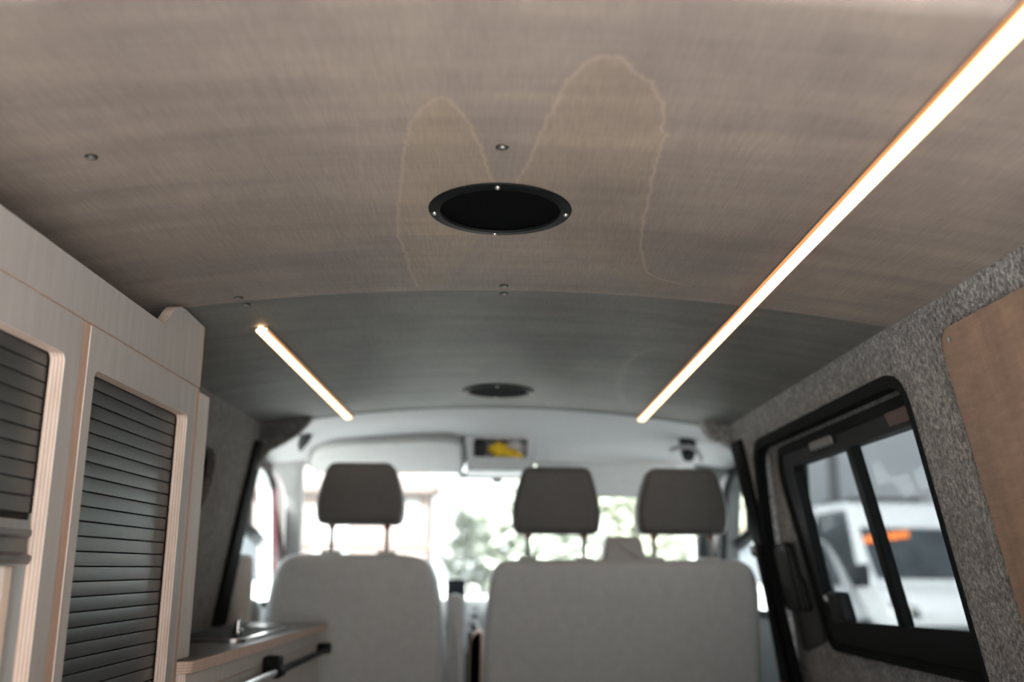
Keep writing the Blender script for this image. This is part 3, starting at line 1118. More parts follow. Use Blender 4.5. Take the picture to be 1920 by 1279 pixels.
# ------------------------------------------------------------------ kitchen unit and worktop
kit = thing('kitchen_unit', 'low pale birch kitchen unit with steel rail under the dark worktop', 'kitchen unit', (-0.62, 2.3, 0))
g = G()
g.box(-0.735, -0.536, 1.712, 2.89, 0.0, 0.654)
obj('carcass', g, 'birch_pale', kit)
fk = lambda u, v, t: (-0.517 + (u - 1.72) * 0.012 - t, u, v)
ply_plate('top_rail', [(1.715, 0.622), (2.895, 0.622), (2.895, 0.654), (1.715, 0.654)], [], 0.0, 0.018, fk, kit, 'birch_pale')
ply_plate('door', rrect(1.718, 2.556, 0.06, 0.620, 0.002, 2), [], 0.0, 0.018, fk, kit, 'birch_pale')
ply_plate('door', rrect(2.562, 2.893, 0.06, 0.620, 0.002, 2), [], 0.0, 0.018, fk, kit, 'birch_pale')
ra = obj('rail', G().tube([fk(1.72, 0.606, -0.030), fk(2.26, 0.606, -0.030)], 0.0085, 16), 'steel', kit, label='polished steel rail')
rb = obj('rail', G().tube([fk(2.26, 0.606, -0.030), fk(2.87, 0.606, -0.030)], 0.0075, 14), 'black_satin', kit, label='black length of the rail')
g = G()
g.pad(rrect(2.235, 2.285, 0.592, 0.638, 0.006, 3), 0.0, -0.036, 0.005, fk)
g.lathe([(0.0125, -0.026), (0.014, -0.022), (0.014, 0.022), (0.0125, 0.026)], fk(2.26, 0.606, -0.030), 18, axis='y')
obj('bracket', g, 'black_satin', ra)
g = G()
g.pad(rrect(2.845, 2.885, 0.594, 0.622, 0.006, 3), 0.0, -0.036, 0.005, fk)
obj('bracket', g, 'black_satin', rb)

wt = thing('worktop', 'dark laminate worktop with a bare plywood front edge', 'worktop', (-0.62, 2.3, 0.66))
out = rounded([(-0.735, 1.7055), (-0.53, 1.7055), (-0.510, 1.722), (-0.485, 2.905), (-0.735, 2.905)], [0, 0.006, 0.006, 0.01, 0], 3)
o = obj('board', G().plate(out, [], 0.6545, 0.674, lambda u, v, t: (u, v, t)), ['worktop_laminate', 'ply_edge_z'], wt)
edge_mats(o, 2, 1)

sk = thing('sink_unit', 'inset sink with chrome rim and smoked glass lid in the worktop', 'sink', (-0.61, 2.45, 0.674))
so = rrect(-0.715, -0.528, 2.13, 2.60, 0.03, 5)
obj('rim', G().plate(so, [inset(so, 0.014)], 0.6742, 0.681, lambda u, v, t: (u, v, t)), 'steel', sk)
obj('glass_lid', G().plate(inset(so, 0.0145), [], 0.6742, 0.680, lambda u, v, t: (u, v, t)), 'black_satin', sk)
g = G()
g.lathe([(0.012, 0.681), (0.012, 0.69), (0.008, 0.692), (0.007, 0.71), (0.0, 0.712)], (-0.585, 2.30, 0), 14)
obj('tap_knob', g, 'steel', sk)

# ------------------------------------------------------------------ seats
fy = lambda Y: (lambda u, v, t: (u, Y + t, v))


def recline(Y, z0, k=0.16):
    """back surface leans: lower points sit further forward"""
    return lambda u, v, t: (u, Y + t + k * (z0 - v), v)


def headrest(parent, cx, Y, zb, zt, wb, wt_, mat='headrest_vinyl_shaded'):
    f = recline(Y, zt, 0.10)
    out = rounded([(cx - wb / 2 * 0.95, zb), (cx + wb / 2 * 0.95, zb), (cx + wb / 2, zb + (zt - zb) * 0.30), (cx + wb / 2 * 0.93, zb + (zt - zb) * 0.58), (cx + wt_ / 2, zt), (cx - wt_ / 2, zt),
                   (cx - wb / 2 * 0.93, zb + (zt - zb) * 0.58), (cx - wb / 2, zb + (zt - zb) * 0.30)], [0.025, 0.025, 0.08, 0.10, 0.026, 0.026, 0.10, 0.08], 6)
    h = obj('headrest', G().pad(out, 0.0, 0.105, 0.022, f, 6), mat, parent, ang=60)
    for s in (-1, 1):
        g = G()
        x = cx + s * 0.084
        g.tube([(x, Y + 0.048, zb + 0.02), (x, Y + 0.058, zb - 0.12)], 0.0066, 12)
        obj('rod', g, 'rod_metal', h)
        g = G()
        g.lathe([(0.0, 0.004), (0.009, 0.002), (0.011, -0.004), (0.009, -0.012)], (x, Y + 0.049, zb), 14)
        obj('rod_collar', g, 'brown_leather', h)
    return h


def guides(parent, cx, Y, z):
    for s in (-1, 1):
        g = G()
        g.pad(rrect(cx + s * 0.084 - 0.028, cx + s * 0.084 + 0.028, z - 0.02, z + 0.007, 0.006, 3), Y + 0.03, Y + 0.09, 0.006, lambda u, v, t: (u, t, v))
        obj('rod_guide', g, 'seat_vinyl', parent)


YS = 3.0
st = thing('front_seat', 'single pale grey front seat with one headrest beyond the worktop', 'seat', (-0.43, 3.2, 0.0))
out = rounded([(-0.715, 0.28), (-0.700, 0.66), (-0.682, 0.80), (-0.645, 0.868), (-0.225, 0.868), (-0.185, 0.80), (-0.168, 0.66), (-0.150, 0.28)],
              [0.02, 0.1, 0.08, 0.055, 0.09, 0.1, 0.1, 0.02], 7)
obj('backrest', G().pad(out, 0.0, 0.15, 0.035, recline(YS, 0.86, 0.10), 6), 'seat_vinyl', st, ang=60)
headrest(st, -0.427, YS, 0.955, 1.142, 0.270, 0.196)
guides(st, -0.427, YS, 0.870)
obj('seat_cushion', G().pad(rrect(-0.70, -0.16, 0.30, 0.45, 0.05, 5), YS + 0.12, YS + 0.60, 0.05, fy(0)), 'seat_vinyl', st, ang=60)
obj('pedestal', G().pad(rrect(-0.66, -0.20, 0.0, 0.30, 0.01, 2), YS + 0.14, YS + 0.55, 0.01, fy(0)), 'dark_grey_plastic', st)
for x0, x1, zt, mt in ((-0.158, -0.100, 0.758, 'seat_vinyl'), (-0.775, -0.722, 0.735, 'mid_grey_plastic')):
    o2 = rounded([(x0, 0.30), (x1, 0.30), (x1, zt - 0.02), ((x0 + x1) / 2, zt), (x0, zt - 0.01)], [0.01, 0.01, 0.03, 0.03, 0.02], 5)
    obj('armrest', G().pad(o2, 0.06, 0.12, 0.018, recline(YS, 0.80, 0.10), 5), mt, st, ang=60)

YB = 2.95
bs = thing('bench_seat', 'double pale grey front bench seat with two headrests', 'bench seat', (0.37, 3.15, 0.0))
out = rounded([(-0.045, 0.28), (-0.040, 0.70), (-0.018, 0.855), (0.735, 0.862), (0.768, 0.80), (0.768, 0.28)], [0.02, 0.1, 0.055, 0.045, 0.06, 0.02], 7)
obj('backrest', G().pad(out, 0.0, 0.15, 0.028, recline(YB, 0.86, 0.10), 6), 'seat_vinyl', bs, ang=60)
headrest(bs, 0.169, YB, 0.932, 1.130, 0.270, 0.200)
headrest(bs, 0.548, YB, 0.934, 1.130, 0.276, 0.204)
guides(bs, 0.169, YB, 0.858)
guides(bs, 0.548, YB, 0.862)
out = rounded([(0.305, 0.84), (0.440, 0.84), (0.425, 0.915), (0.415, 0.928), (0.325, 0.927), (0.317, 0.915)], 0.008, 3)
obj('belt_tower', G().pad(out, 0.03, 0.12, 0.01, fy(YB), 4), 'grey_plastic', bs, label='pale plastic belt outlet on top of the bench')
obj('seat_cushion', G().pad(rrect(-0.04, 0.76, 0.30, 0.45, 0.05, 5), YB + 0.12, YB + 0.60, 0.05, fy(0)), 'seat_vinyl', bs, ang=60)
obj('pedestal', G().pad(rrect(0.0, 0.72, 0.0, 0.30, 0.01, 2), YB + 0.14, YB + 0.55, 0.01, fy(0)), 'dark_grey_plastic', bs)

# seat belt on the right pillar
sb = thing('seat_belt', 'black seat belt hanging on the pillar beside the bench seat', 'seat belt', (0.75, 2.80, 0.86))
fb = lambda u, v, t: (XR + KR * (1.243 - v) - 0.020 + t, u, v)
obj('webbing', G().plate([(2.765, 0.50), (2.812, 0.50), (2.80, 0.875), (2.755, 0.875)], [], -0.004, -0.0015, fb), 'black_rubber', sb)
obj('belt_loop', G().pad(rrect(2.745, 2.815, 0.868, 0.90, 0.012, 4), 0.002, -0.012, 0.005, fb), 'black_plastic', sb)
bk = thing('belt_buckle', 'small red belt buckle low beside the bench seat', 'buckle', (0.79, 2.80, 0.51))
obj('body', G().pad(rrect(2.765, 2.815, 0.47, 0.515, 0.01, 3), -0.002, -0.02, 0.006, fb), 'black_plastic', bk)
obj('release_button', G().pad(rrect(2.768, 2.812, 0.512, 0.534, 0.008, 3), -0.002, -0.02, 0.006, fb), 'red_plastic', bk)

# ------------------------------------------------------------------ overhead console, visors, handles
con = thing('overhead_console', 'pale grey overhead storage console at the centre of the headliner', 'console', (0, 3.45, 1.2))
g = G()
prof = rounded([(-0.128, 1.300), (-0.112, 1.175), (-0.085, 1.160), (0.085, 1.160), (0.105, 1.175), (0.122, 1.300)], [0, 0.02, 0.03, 0.03, 0.02, 0], 4)
nich = rrect(-0.096, 0.092, 1.205, 1.272, 0.008, 3)
g.plate(prof, [nich], 3.40, 3.52, fy(0))
obj('housing', g, 'grey_plastic', con)
g = G()
g.box(-0.10, 0.096, 3.465, 3.475, 1.20, 1.276)
obj('niche_back', g, 'grey_plastic', con)
g = G()
g.plate(rounded([(3.52, 1.30), (3.40, 1.158), (3.52, 1.150), (3.64, 1.165), (3.66, 1.26)], 0.01), [], -0.118, 0.118, lambda u, v, t: (t, u, v))
obj('front_shell', g, 'grey_plastic', con)
obj('sensor_cover', G().pad(rrect(-0.155, 0.10, 1.150, 1.172, 0.01, 4), 3.60, 3.64, 0.006, fy(0)), 'visor_vinyl', con)
bx = thing('small_box', 'small black box in the overhead console niche', 'box', (-0.068, 3.43, 1.206))
obj('body', G().pad(rrect(-0.088, -0.050, 1.2062, 1.258, 0.003, 2), 3.404, 3.46, 0.003, fy(0)), 'black_plastic', bx)
g = G()


def blob(g, c, r, seed, n=12):
    rnd = random.Random(seed)
    ph = [rnd.uniform(0, 6.28) for _ in range(6)]
    vs, fs = [], []
    for i in range(n + 1):
        th = PI * i / n
        for k in range(2 * n):
            q = PI * k / n
            s = 1 + 0.13 * math.sin(3 * q + ph[0] + 2 * th) + 0.10 * math.sin(5 * th + ph[1] + q) + 0.06 * math.sin(7 * q + ph[2])
            vs.append((c[0] + r[0] * s * math.sin(th) * math.cos(q), c[1] + r[1] * s * math.sin(th) * math.sin(q), c[2] + r[2] * s * math.cos(th)))
    m = 2 * n
    for i in range(n):
        for k in range(m):
            fs.append((i * m + k, i * m + (k + 1) % m, (i + 1) * m + (k + 1) % m, (i + 1) * m + k))
    return g.add(vs, fs)


blob(g, (-0.008, 3.425, 1.233), (0.032, 0.02, 0.025), 3)
blob(g, (0.030, 3.42, 1.222), (0.03, 0.02, 0.015), 5)
blob(g, (0.062, 3.412, 1.213), (0.016, 0.014, 0.010), 6)
tag(obj('duster_cloth', g, 'yellow_cloth', org=(0.02, 3.43, 1.206), ang=80), 'crumpled yellow cloth in the overhead console niche', 'cloth')
g = G()
blob(g, (0.052, 3.44, 1.244), (0.034, 0.018, 0.024), 9)
tag(obj('tissue_pack', g, 'white_cloth', org=(0.053, 3.455, 1.21), ang=80), 'rounded white packet behind the yellow cloth in the console', 'packet')

# sun visors
vis = thing('sun_visor', 'grey sun visor stowed flat above the single front seat', 'visor', (-0.41, 3.5, 1.22), 'sun visors')
hz = lambda u, v, t: (u, 3.36 + v * 0.97, zh(u * 0.6, 3.36 + v * 0.97) - 0.012 - t - 0.03 * v)
obj('flap', G().pad(rounded([(-0.685, 0.21), (-0.66, 0.12), (-0.585, 0.05), (-0.27, 0.015), (-0.165, 0.02), (-0.138, 0.06), (-0.138, 0.27), (-0.685, 0.27)],
                            [0.03, 0.05, 0.06, 0.05, 0.03, 0.03, 0.015, 0.015], 5), 0.0, 0.022, 0.008, hz), 'visor_vinyl', vis)
g = G()
g.plate(rounded([(-0.700, 0.22), (-0.672, 0.11), (-0.59, 0.035), (-0.27, 0.000), (-0.165, 0.005), (-0.129, 0.05), (-0.129, 0.27), (-0.70, 0.27)], 0.03, 5), [], -0.014, 0.004, hz)
obj('recess', g, 'mid_grey_plastic', vis)
vis2 = thing('sun_visor', 'grey sun visor folded down across the windscreen behind bench headrests', 'visor', (0.37, 3.55, 1.15), 'sun visors')
fv = lambda u, v, t: (u, 3.53 + t + (1.21 - v) * 0.3, v)
obj('flap', G().pad(rrect(0.125, 0.640, 1.083, 1.208, 0.025, 5), 0.0, 0.02, 0.008, fv), 'visor_vinyl', vis2)
obj('hinge_rod', G().tube([(0.10, 3.545, 1.203), (0.665, 3.545, 1.195)], 0.008, 10), 'grey_plastic', vis2)

gh = thing('grab_handle', 'grey grab handle with dark mount on the headliner above the bench', 'handle', (0.62, 3.28, 1.22))
zz = lambda x, y, d: (x, y, zh(x, y) - d)
g = G()
g.tube([(0.575, 3.30, 1.225), (0.585, 3.28, 1.228), (0.605, 3.27, 1.232), (0.632, 3.27, 1.234), (0.658, 3.27, 1.218), (0.672, 3.28, 1.198), (0.676, 3.30, 1.188)], 0.008, 10)
obj('grip', g, 'mid_grey_plastic', gh)
g = G()
g.tube([(0.636, 3.33, zh(0.636, 3.33) + 0.004), (0.634, 3.31, 1.215), (0.632, 3.30, 1.196)], [0.03, 0.024, 0.018], 14)
obj('mount', g, 'black_plastic', gh)
ck = thing('coat_hook', 'small dark coat hook on the headliner beside the stowed visor', 'hook', (-0.68, 3.3, 1.2))
g = G()
g.tube([zz(-0.655, 3.30, -0.004), zz(-0.66, 3.30, 0.015), zz(-0.67, 3.30, 0.035), zz(-0.675, 3.31, 0.048)], [0.022, 0.02, 0.014, 0.006], 12)
obj('hook', g, 'dark_grey_plastic', ck)
sn = thing('screen_sensor', 'small round dark sensor on the windscreen under the console', 'sensor', (-0.012, 3.66, 1.13))
g = G()
g.lathe([(0.0, -0.012), (0.014, -0.011), (0.019, -0.004), (0.019, 0.0)], (-0.012, 3.655, 1.150), 16)
obj('cap', g, 'black_plastic', sn)
obj('stem', G().tube([(-0.012, 3.655, 1.149), (-0.012, 3.665, 1.166)], 0.019, 14), 'grey_plastic', sn)

# between the seats
ph = thing('phone_holder', 'black phone holder on the dashboard between the seats', 'phone holder', (-0.165, 3.78, 0.71))
obj('cradle', G().pad(rrect(-0.196, -0.126, 0.700, 0.789, 0.010, 4), 3.79, 3.83, 0.008, fy(0)), 'black_plastic', ph)
obj('clamp', G().pad(rrect(-0.120, -0.112, 0.730, 0.770, 0.003, 3), 3.79, 3.82, 0.003, fy(0)), 'dark_grey_plastic', ph)
obj('foot', G().tube([(-0.16, 3.83, 0.70), (-0.16, 3.90, 0.715)], 0.02, 10), 'black_plastic', ph)
gl = thing('gear_lever', 'gear lever with pale round knob between the seats', 'gear lever', (-0.085, 3.5, 0.3))
g = G()
g.lathe([(0.0, 0.016), (0.011, 0.013), (0.017, 0.004), (0.017, -0.004), (0.012, -0.014), (0.007, -0.02)], (-0.083, 3.5, 0.696), 18)
obj('knob', g, 'grey_plastic', gl)
obj('shaft', G().tube([(-0.083, 3.5, 0.68), (-0.083, 3.60, 0.50)], [0.007, 0.02], 10), 'black_rubber', gl)
obj('gaiter', G().lathe([(0.02, 0.54), (0.035, 0.45), (0.05, 0.30)], (-0.11, 3.62, 0), 16), 'black_rubber', gl)
hb = thing('lever_ring', 'pale grey ring handle low between the two front seats', 'handle', (-0.09, 3.3, 0.64))
g = G()
g.tube([(-0.088 + 0.021 * math.cos(a), 3.3, 0.645 + 0.021 * math.sin(a)) for a in np.linspace(-0.5, PI + 0.5, 16)], 0.0075, 10)
obj('grip', g, 'grey_plastic', hb)
obj('stalk', G().tube([(-0.088, 3.305, 0.63), (-0.088, 3.33, 0.40)], 0.012, 10), 'black_plastic', hb)
bn = thing('storage_bin', 'black storage bin with brown rim wedged beside the bench seat', 'bin', (-0.07, 3.2, 0.0))
o2 = rounded([(-0.090, 0.0), (-0.055, 0.0), (-0.055, 0.636), (-0.066, 0.636), (-0.084, 0.615)], [0.004, 0.004, 0.01, 0.01, 0.02], 4)
obj('shell', G().pad(o2, 3.12, 3.30, 0.006, fy(0), 3), 'black_void', bn)
obj('rim', G().plate(inset(o2, -0.004), [inset(o2, 0.0005)], 3.125, 3.30, fy(0)), 'brown_leather', bn)

# ------------------------------------------------------------------ outside
GZ = -0.55
struct('ground', G().box(-60, 60, -40, 90, GZ - 0.2, GZ), 'asphalt', 'grey parking ground outside the van', 'ground')


def wing_mirror(sx, lab):
    t = thing('wing_mirror', lab, 'wing mirror', (sx * 0.98, 3.72, 0.95), 'wing mirrors')
    f = lambda u, v, s: (sx * u, 3.72 + s, v)
    obj('housing', G().pad(rounded([(0.935, 0.95), (1.10, 0.95), (1.11, 1.10), (0.94, 1.11)], 0.04, 5), 0.0, 0.10, 0.03, f, 5), 'black_plastic', t, ang=60)
    obj('mirror', G().plate(rrect(0.955, 1.085, 0.965, 1.09, 0.03, 4), [], -0.003, 0.001, f), 'steel', t)
    obj('arm', G().tube([(sx * 0.90, 3.79, 0.92), (sx * 0.97, 3.78, 0.98)], 0.025, 10), 'black_plastic', t)


wing_mirror(-1, 'dark wing mirror outside the cab door with red frame')
wing_mirror(1, 'dark wing mirror outside the cab door beside the bench seat')


def vehicle(name, lab, cat, loc, rz, p, paint, group=None):
    """road vehicle facing local -y; p gives side profile heights"""
    t = thing(name, lab, cat, (0, 0, 0), group)
    W, L = p['w'] / 2, p['l']
    zb, zbon, zsc, zr = p['sill'], p['bonnet'], p['scuttle'], p['roof']
    yb, ysc, yrf = p['nose'], p['screen0'], p['screen1']   # nose depth, screen base, roof start
    prof = rounded([(0.0, zb), (L, zb), (L, zr * 0.96), (L - 0.25, zr), (yrf, zr), (ysc, zsc), (yb, zbon), (0.0, zbon * 0.78)],
                   [0.05, 0.05, 0.2, 0.3, 0.35, 0.15, 0.25, 0.15], 5)

    def hw(z):
        k = max(0.0, (z - zsc) / (zr - zsc))
        return W * (1 - 0.16 * k ** 1.4)

    # body: loft across x with rounded shoulders
    xs = [-1, -0.985, -0.93, -0.8, -0.4, 0, 0.4, 0.8, 0.93, 0.985, 1]
    shr = [0.10, 0.045, 0.012, 0.004, 0.0, 0.0, 0.0, 0.004, 0.012, 0.045, 0.10]
    cy, cz = L / 2, (zb + zr) / 2
    g = G()
    vs = []
    m = len(prof)
    for s, k in zip(xs, shr):
        for (yy, z) in prof:
            y2 = yy + (cy - yy) * (k * 0.25 + 0.05 * s * s * (1 if yy < cy else 0.2) * (1 - abs(yy - cy) / cy * 0 if True else 0))
            z2 = z + (cz - z) * k * 0.5
            vs.append((s * hw(z), y2, z2))
    fs = []
    for i in range(len(xs) - 1):
        for j in range(m):
            k = (j + 1) % m
            fs.append((i * m + j, i * m + k, (i + 1) * m + k, (i + 1) * m + j))
    fs += [tuple(range(m)), tuple((len(xs) - 1) * m + j for j in range(m))]
    g.add(vs, fs)
    obj('body', g, paint, t, ang=50)

    def scr(u, v, s):  # along the windscreen: v 0..1 base to roof
        a = Vector((0, ysc, zsc))
        b = Vector((0, yrf, zr))
        d = (b - a)
        nn = Vector((0, -d.z, d.y)).normalized()
        q = a + d * v + nn * s
        x = u * hw(q.z)
        return (x, q.y + 0.05 * (u * u) * (cy - q.y) * 1.0, q.z)
    sc_ = rounded([(-0.86, 0.03), (0.86, 0.03), (0.90, 0.86), (-0.90, 0.86)], 0.08, 4)
    us = 9
    g = G()
    g.grid(14, 6, lambda a, b: scr(-0.90 + 1.8 * a + (0.05 * (1 - b) * (1 - 2 * a)), 0.04 + p.get('wtop', 0.80) * b, 0.035))
    g.grid(14, 6, lambda a, b: scr(-0.90 + 1.8 * a + (0.05 * (1 - b) * (1 - 2 * a)), 0.04 + p.get('wtop', 0.80) * b, -0.03))
    obj('windscreen', g, 'dark_glass', t, recalc=False)
    if p.get('banner'):
        g = G()
        n = 8
        for i in range(n):
            a0 = -0.88 + i * 0.10
            b0 = 0.44 + i * 0.010
            q = [(a0, b0), (a0 + 0.085, b0 + 0.008), (a0 + 0.10, b0 + 0.088), (a0 + 0.015, b0 + 0.080)]
            g.add([scr(a, b, 0.055) for a, b in q] + [scr(a, b, 0.038) for a, b in q],
                  [(0, 1, 2, 3), (7, 6, 5, 4), (0, 4, 5, 1), (1, 5, 6, 2), (2, 6, 7, 3), (3, 7, 4, 0)])
        obj('sunstrip', g, 'orange_vinyl', t, label='orange strip of sloping bars on the windscreen')
    # side glass
    for sx in (-1, 1):
        f = lambda u, v, s: (sx * (hw(v) + s), u, v)
        out = rounded([(ysc + 0.35, zsc + 0.03), (L * 0.55 if p['van'] else L - 0.9, zsc + 0.03), (L * 0.55 if p['van'] else L - 1.2, zr - 0.16), (yrf + 0.18 + (ysc - yrf) * 0.12, zr - 0.16)], 0.06, 3)
        obj('side_window', G().plate(out, [], -0.06, 0.006, f), 'dark_glass', t)
        f2 = lambda u, v, s: (sx * u, s + 0.06 * (abs(u) / W) ** 2, v)
        hl = rounded([(W * 0.56, zbon * 0.70), (W * 0.93, zbon * 0.74), (W * 0.97, zbon * 0.92), (W * 0.66, zbon * 0.84)], 0.04, 3)
        h = obj('headlight', G().pad(hl, 0.25, -0.012 + 0.0, 0.01, f2), 'dark_glass', t)
        g = G()
        g.lathe([(0.0, -0.03), (0.05, -0.028), (0.07, 0.0), (0.07, 0.08)], (sx * W * 0.76, 0.045, zbon * 0.79), 14, axis='y')
        obj('lens', g, 'lamp_lens', h)
        g = G()
        g.lathe([(0.0, -0.02), (0.05, -0.02), (0.06, 0.0), (0.06, 0.08)], (sx * W * 0.74, 0.03, zb + 0.20), 14, axis='y')
        obj('fog_lamp', g, 'lamp_lens', t)
        for yy in (0.85, L - 0.9):
            g = G()
            g.lathe([(0.0, 0.0), (0.20, 0.0), (0.22, 0.03), (0.30, 0.03), (0.33, 0.0), (0.33, -0.2), (0.2, -0.21), (0.0, -0.21)] if sx > 0 else
                    [(0.0, 0.0), (0.20, 0.0), (0.22, -0.03), (0.30, -0.03), (0.33, 0.0), (0.33, 0.2), (0.2, 0.21), (0.0, 0.21)], (sx * (W + 0.005), yy, 0.33), 24, axis='x')
            obj('wheel', g, 'tyre', t)
        f3 = lambda u, v, s: (sx * u, ysc + 0.25 + s, v)
        obj('side_mirror', G().pad(rounded([(W * 0.93, zsc + 0.02), (W + 0.20, zsc + 0.02), (W + 0.20, zsc + 0.28), (W * 0.98, zsc + 0.26)], 0.04, 3), 0, 0.12, 0.03, f3), 'black_plastic', t)
    f4 = lambda u, v, s: (u, s + 0.07 * (u / W) ** 2, v)
    o = rounded([(-W * 0.93, zb + 0.02), (W * 0.93, zb + 0.02), (W * 0.93, zb + 0.32), (W * 0.60, zb + 0.34), (-W * 0.60, zb + 0.34), (-W * 0.93, zb + 0.32)], 0.05, 3)
    # densify for the curve
    dens = []
    for a, b in zip(o, o[1:] + o[:1]):
        for q in range(4):
            dens.append((a[0] + (b[0] - a[0]) * q / 4, a[1] + (b[1] - a[1]) * q / 4))
    obj('bumper', G().pad(dens, 0.22, -0.05, 0.02, f4), 'dark_grey_plastic', t)
    obj('grille', G().pad(rrect(-W * 0.45, W * 0.45, zb + 0.40, zbon * 0.74, 0.04, 3), 0.2, 0.02, 0.01, f4), 'black_plastic', t)
    if p.get('rack'):
        g = G()
        for xx in (-0.5, 0.5):
            g.box(xx - 0.03, xx + 0.03, yrf + 0.25, yrf + 1.8, zr, zr + 0.07)
        for yy in (0.3, 0.9, 1.5):
            g.box(-0.7, 0.7, yrf + yy, yrf + yy + 0.05, zr + 0.05, zr + 0.09)
        obj('roof_rack', g, 'dark_grey_plastic', t)
    t.location = loc
    t.rotation_euler = (0, 0, rz)
    return t


VAN = dict(w=2.05, l=5.6, sill=0.28, bonnet=1.06, scuttle=1.22, roof=2.56, nose=0.2, screen0=0.75, screen1=1.75, van=True, wtop=0.60)
MPV = dict(w=1.86, l=4.8, sill=0.22, bonnet=1.02, scuttle=1.20, roof=1.78, nose=0.3, screen0=0.95, screen1=1.9, van=False)
CAR = dict(w=1.76, l=4.2, sill=0.20, bonnet=0.88, scuttle=0.98, roof=1.46, nose=0.25, screen0=1.1, screen1=1.9, van=False)
vehicle('camper_van', 'tall white van with an orange windscreen strip seen through the side window', 'van', (6.85, 15.0, GZ), math.radians(4), dict(VAN, banner=True, rack=True), 'white_paint')
vehicle('parked_van', 'lower white people carrier parked ahead seen by the window mullion', 'van', (2.85, 10.3, GZ), math.radians(-10), MPV, 'silver_paint')
vehicle('parked_van', 'pale people carrier parked beside the cab door with red frame', 'van', (-2.65, 8.6, GZ), math.radians(14), MPV, 'white_paint')
vehicle('parked_car', 'white car seen small through the windscreen beside bench headrest', 'car', (4.4, 23.0, GZ), math.radians(-6), CAR, 'white_paint')

# lamp post
pp = thing('lamp_post', 'dark lamp post standing behind the parked white vehicles', 'lamp post', (7.85, 23.2, GZ))
obj('pole', G().tube([(7.85, 23.2, GZ), (7.85, 23.2, 3.2), (7.85, 23.2, 7.0)], [0.17, 0.12, 0.08], 12), 'pole_grey', pp)
obj('arm', G().tube([(7.85, 23.2, 6.9), (7.5, 23.2, 7.15), (7.0, 23.2, 7.2)], 0.04, 10), 'pole_grey', pp)
obj('lamp_head', G().pad(rrect(6.6, 7.1, 7.14, 7.26, 0.04, 3), 23.1, 23.3, 0.03, fy(0)), 'pole_grey', pp)

# brick building ahead
hs = thing('brick_building', 'pale pink brick building with brown eave beyond the windscreen', 'building', (-5, 30, GZ))
g = G()
g.box(-12.0, -2.20, 30, 33, GZ, 3.25)
obj('wall', g, 'pink_render', hs)
g = G()
g.plate([(-2.0, 3.15), (-12.2, 3.15), (-12.2, 3.45), (-7.0, 5.3), (-2.0, 3.45)], [], 29.6, 33.4, fy(0))
obj('roof', g, 'roof_tiles', hs)
g = G()
g.box(-12.3, -1.95, 29.45, 29.62, 3.05, 3.32)
obj('eave', g, 'eave_brown', hs)
dw = obj('window', G().plate(rrect(-3.15, -2.45, 1.95, 2.85, 0.02, 2), [rrect(-3.08, -2.52, 2.02, 2.78, 0.02, 2)], 29.92, 30.05, fy(0)), 'white_gloss', hs)
obj('pane', G().box(-3.08, -2.52, 29.97, 30.0, 2.02, 2.78), 'white_gloss', dw)
dw = obj('window', G().plate(rrect(-5.6, -4.5, 1.2, 2.6, 0.02, 2), [rrect(-5.52, -4.58, 1.28, 2.52, 0.02, 2)], 29.92, 30.05, fy(0)), 'white_gloss', hs)
obj('pane', G().box(-5.52, -4.58, 29.97, 30.0, 1.28, 2.52), 'white_gloss', dw)
obj('string_course', G().box(-12.05, -2.05, 29.90, 30.02, 1.35, 1.55), 'brick_red', hs)

# low store building to the right
h2 = thing('store_building', 'low pale building behind the parked cars on the bench side', 'building', (9, 54, GZ))
obj('wall', G().box(8.2, 26, 54, 62, GZ, 2.4), 'hedge_grey', h2)
obj('parapet', G().box(8.0, 26.2, 53.8, 62.2, 2.4, 2.65), 'white_gloss', h2)
for k in range(4):
    o = obj('window', G().plate(rrect(9.2 + 3 * k, 11.0 + 3 * k, 0.9, 2.1, 0.02, 2), [rrect(9.3 + 3 * k, 10.9 + 3 * k, 1.0, 2.0, 0.02, 2)], 53.92, 54.05, fy(0)), 'white_gloss', h2)
    obj('pane', G().box(9.3 + 3 * k, 10.9 + 3 * k, 53.97, 54.0, 1.0, 2.0), 'dark_glass', o)


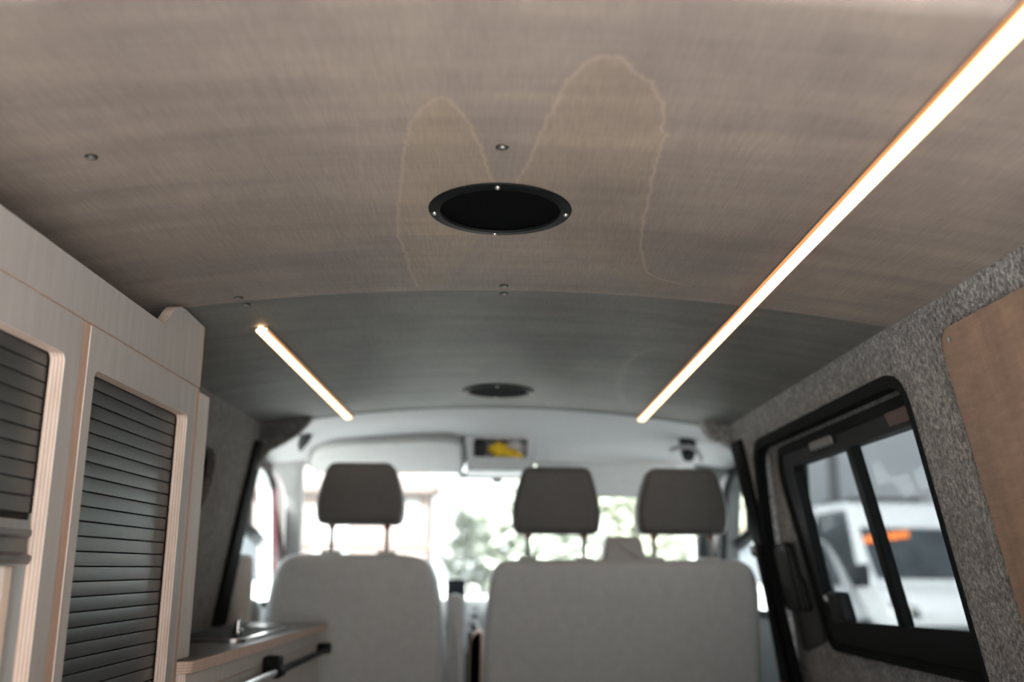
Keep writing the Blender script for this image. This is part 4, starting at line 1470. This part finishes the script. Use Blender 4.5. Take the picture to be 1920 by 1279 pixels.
def tree(lab, x, y, h, r, mat, seed, n=2600):
    t = thing('leafy_tree', lab, 'tree', (x, y, GZ), 'trees ahead')
    rnd = random.Random(seed)
    g = G()
    g.tube([(x, y, GZ), (x + 0.1, y, GZ + h * 0.4), (x - 0.1, y, GZ + h * 0.75)], [0.28, 0.2, 0.08], 10)
    for k in range(6):
        a = rnd.uniform(0, 6.28)
        g.tube([(x, y, GZ + h * rnd.uniform(0.3, 0.5)), (x + math.cos(a) * r * 0.4, y + math.sin(a) * r * 0.4, GZ + h * 0.62), (x + math.cos(a) * r * 0.7, y + math.sin(a) * r * 0.7, GZ + h * rnd.uniform(0.6, 0.8))], [0.1, 0.06, 0.02], 6)
    obj('trunk', g, 'bark', t)
    cl = []
    for k in range(26):
        a, b = rnd.uniform(0, 6.28), rnd.uniform(-0.95, 1)
        q = r * math.sqrt(max(0.05, 1 - b * b)) * rnd.uniform(0.4, 0.85)
        cl.append((x + q * math.cos(a), y + q * math.sin(a), GZ + h * 0.56 + b * h * 0.40, r * rnd.uniform(0.26, 0.42)))
    g = G()
    vs, fs = [], []
    for k in range(n):
        c = rnd.choice(cl)
        d = Vector((rnd.gauss(0, 1), rnd.gauss(0, 1), rnd.gauss(0, 1))).normalized() * c[3] * rnd.uniform(0.6, 1.05)
        p = Vector(c[:3]) + d
        a = Vector((rnd.gauss(0, 1), rnd.gauss(0, 1), rnd.gauss(0, 1))).normalized()
        b = a.orthogonal().normalized()
        s = rnd.uniform(0.16, 0.30)
        i = len(vs)
        vs += [p - a * s, p + b * s * 0.5, p + a * s, p - b * s * 0.5]
        fs.append((i, i + 1, i + 2, i + 3))
    g.add(vs, fs)
    f = obj('foliage', g, mat, t, recalc=False)
    f['kind'] = 'stuff'
    return t


tree('broad green tree ahead right of the brick building', 1.0, 33, 4.2, 2.6, 'leaf_green', 11, 4200)
tree('pale green tree ahead behind the bench headrests', 5.4, 42, 4.6, 3.0, 'leaf_pale', 12, 4200)
tree('pale green tree beyond the cab door window beside the bench', 10.2, 44, 5.2, 2.2, 'leaf_pale', 13, 3000)
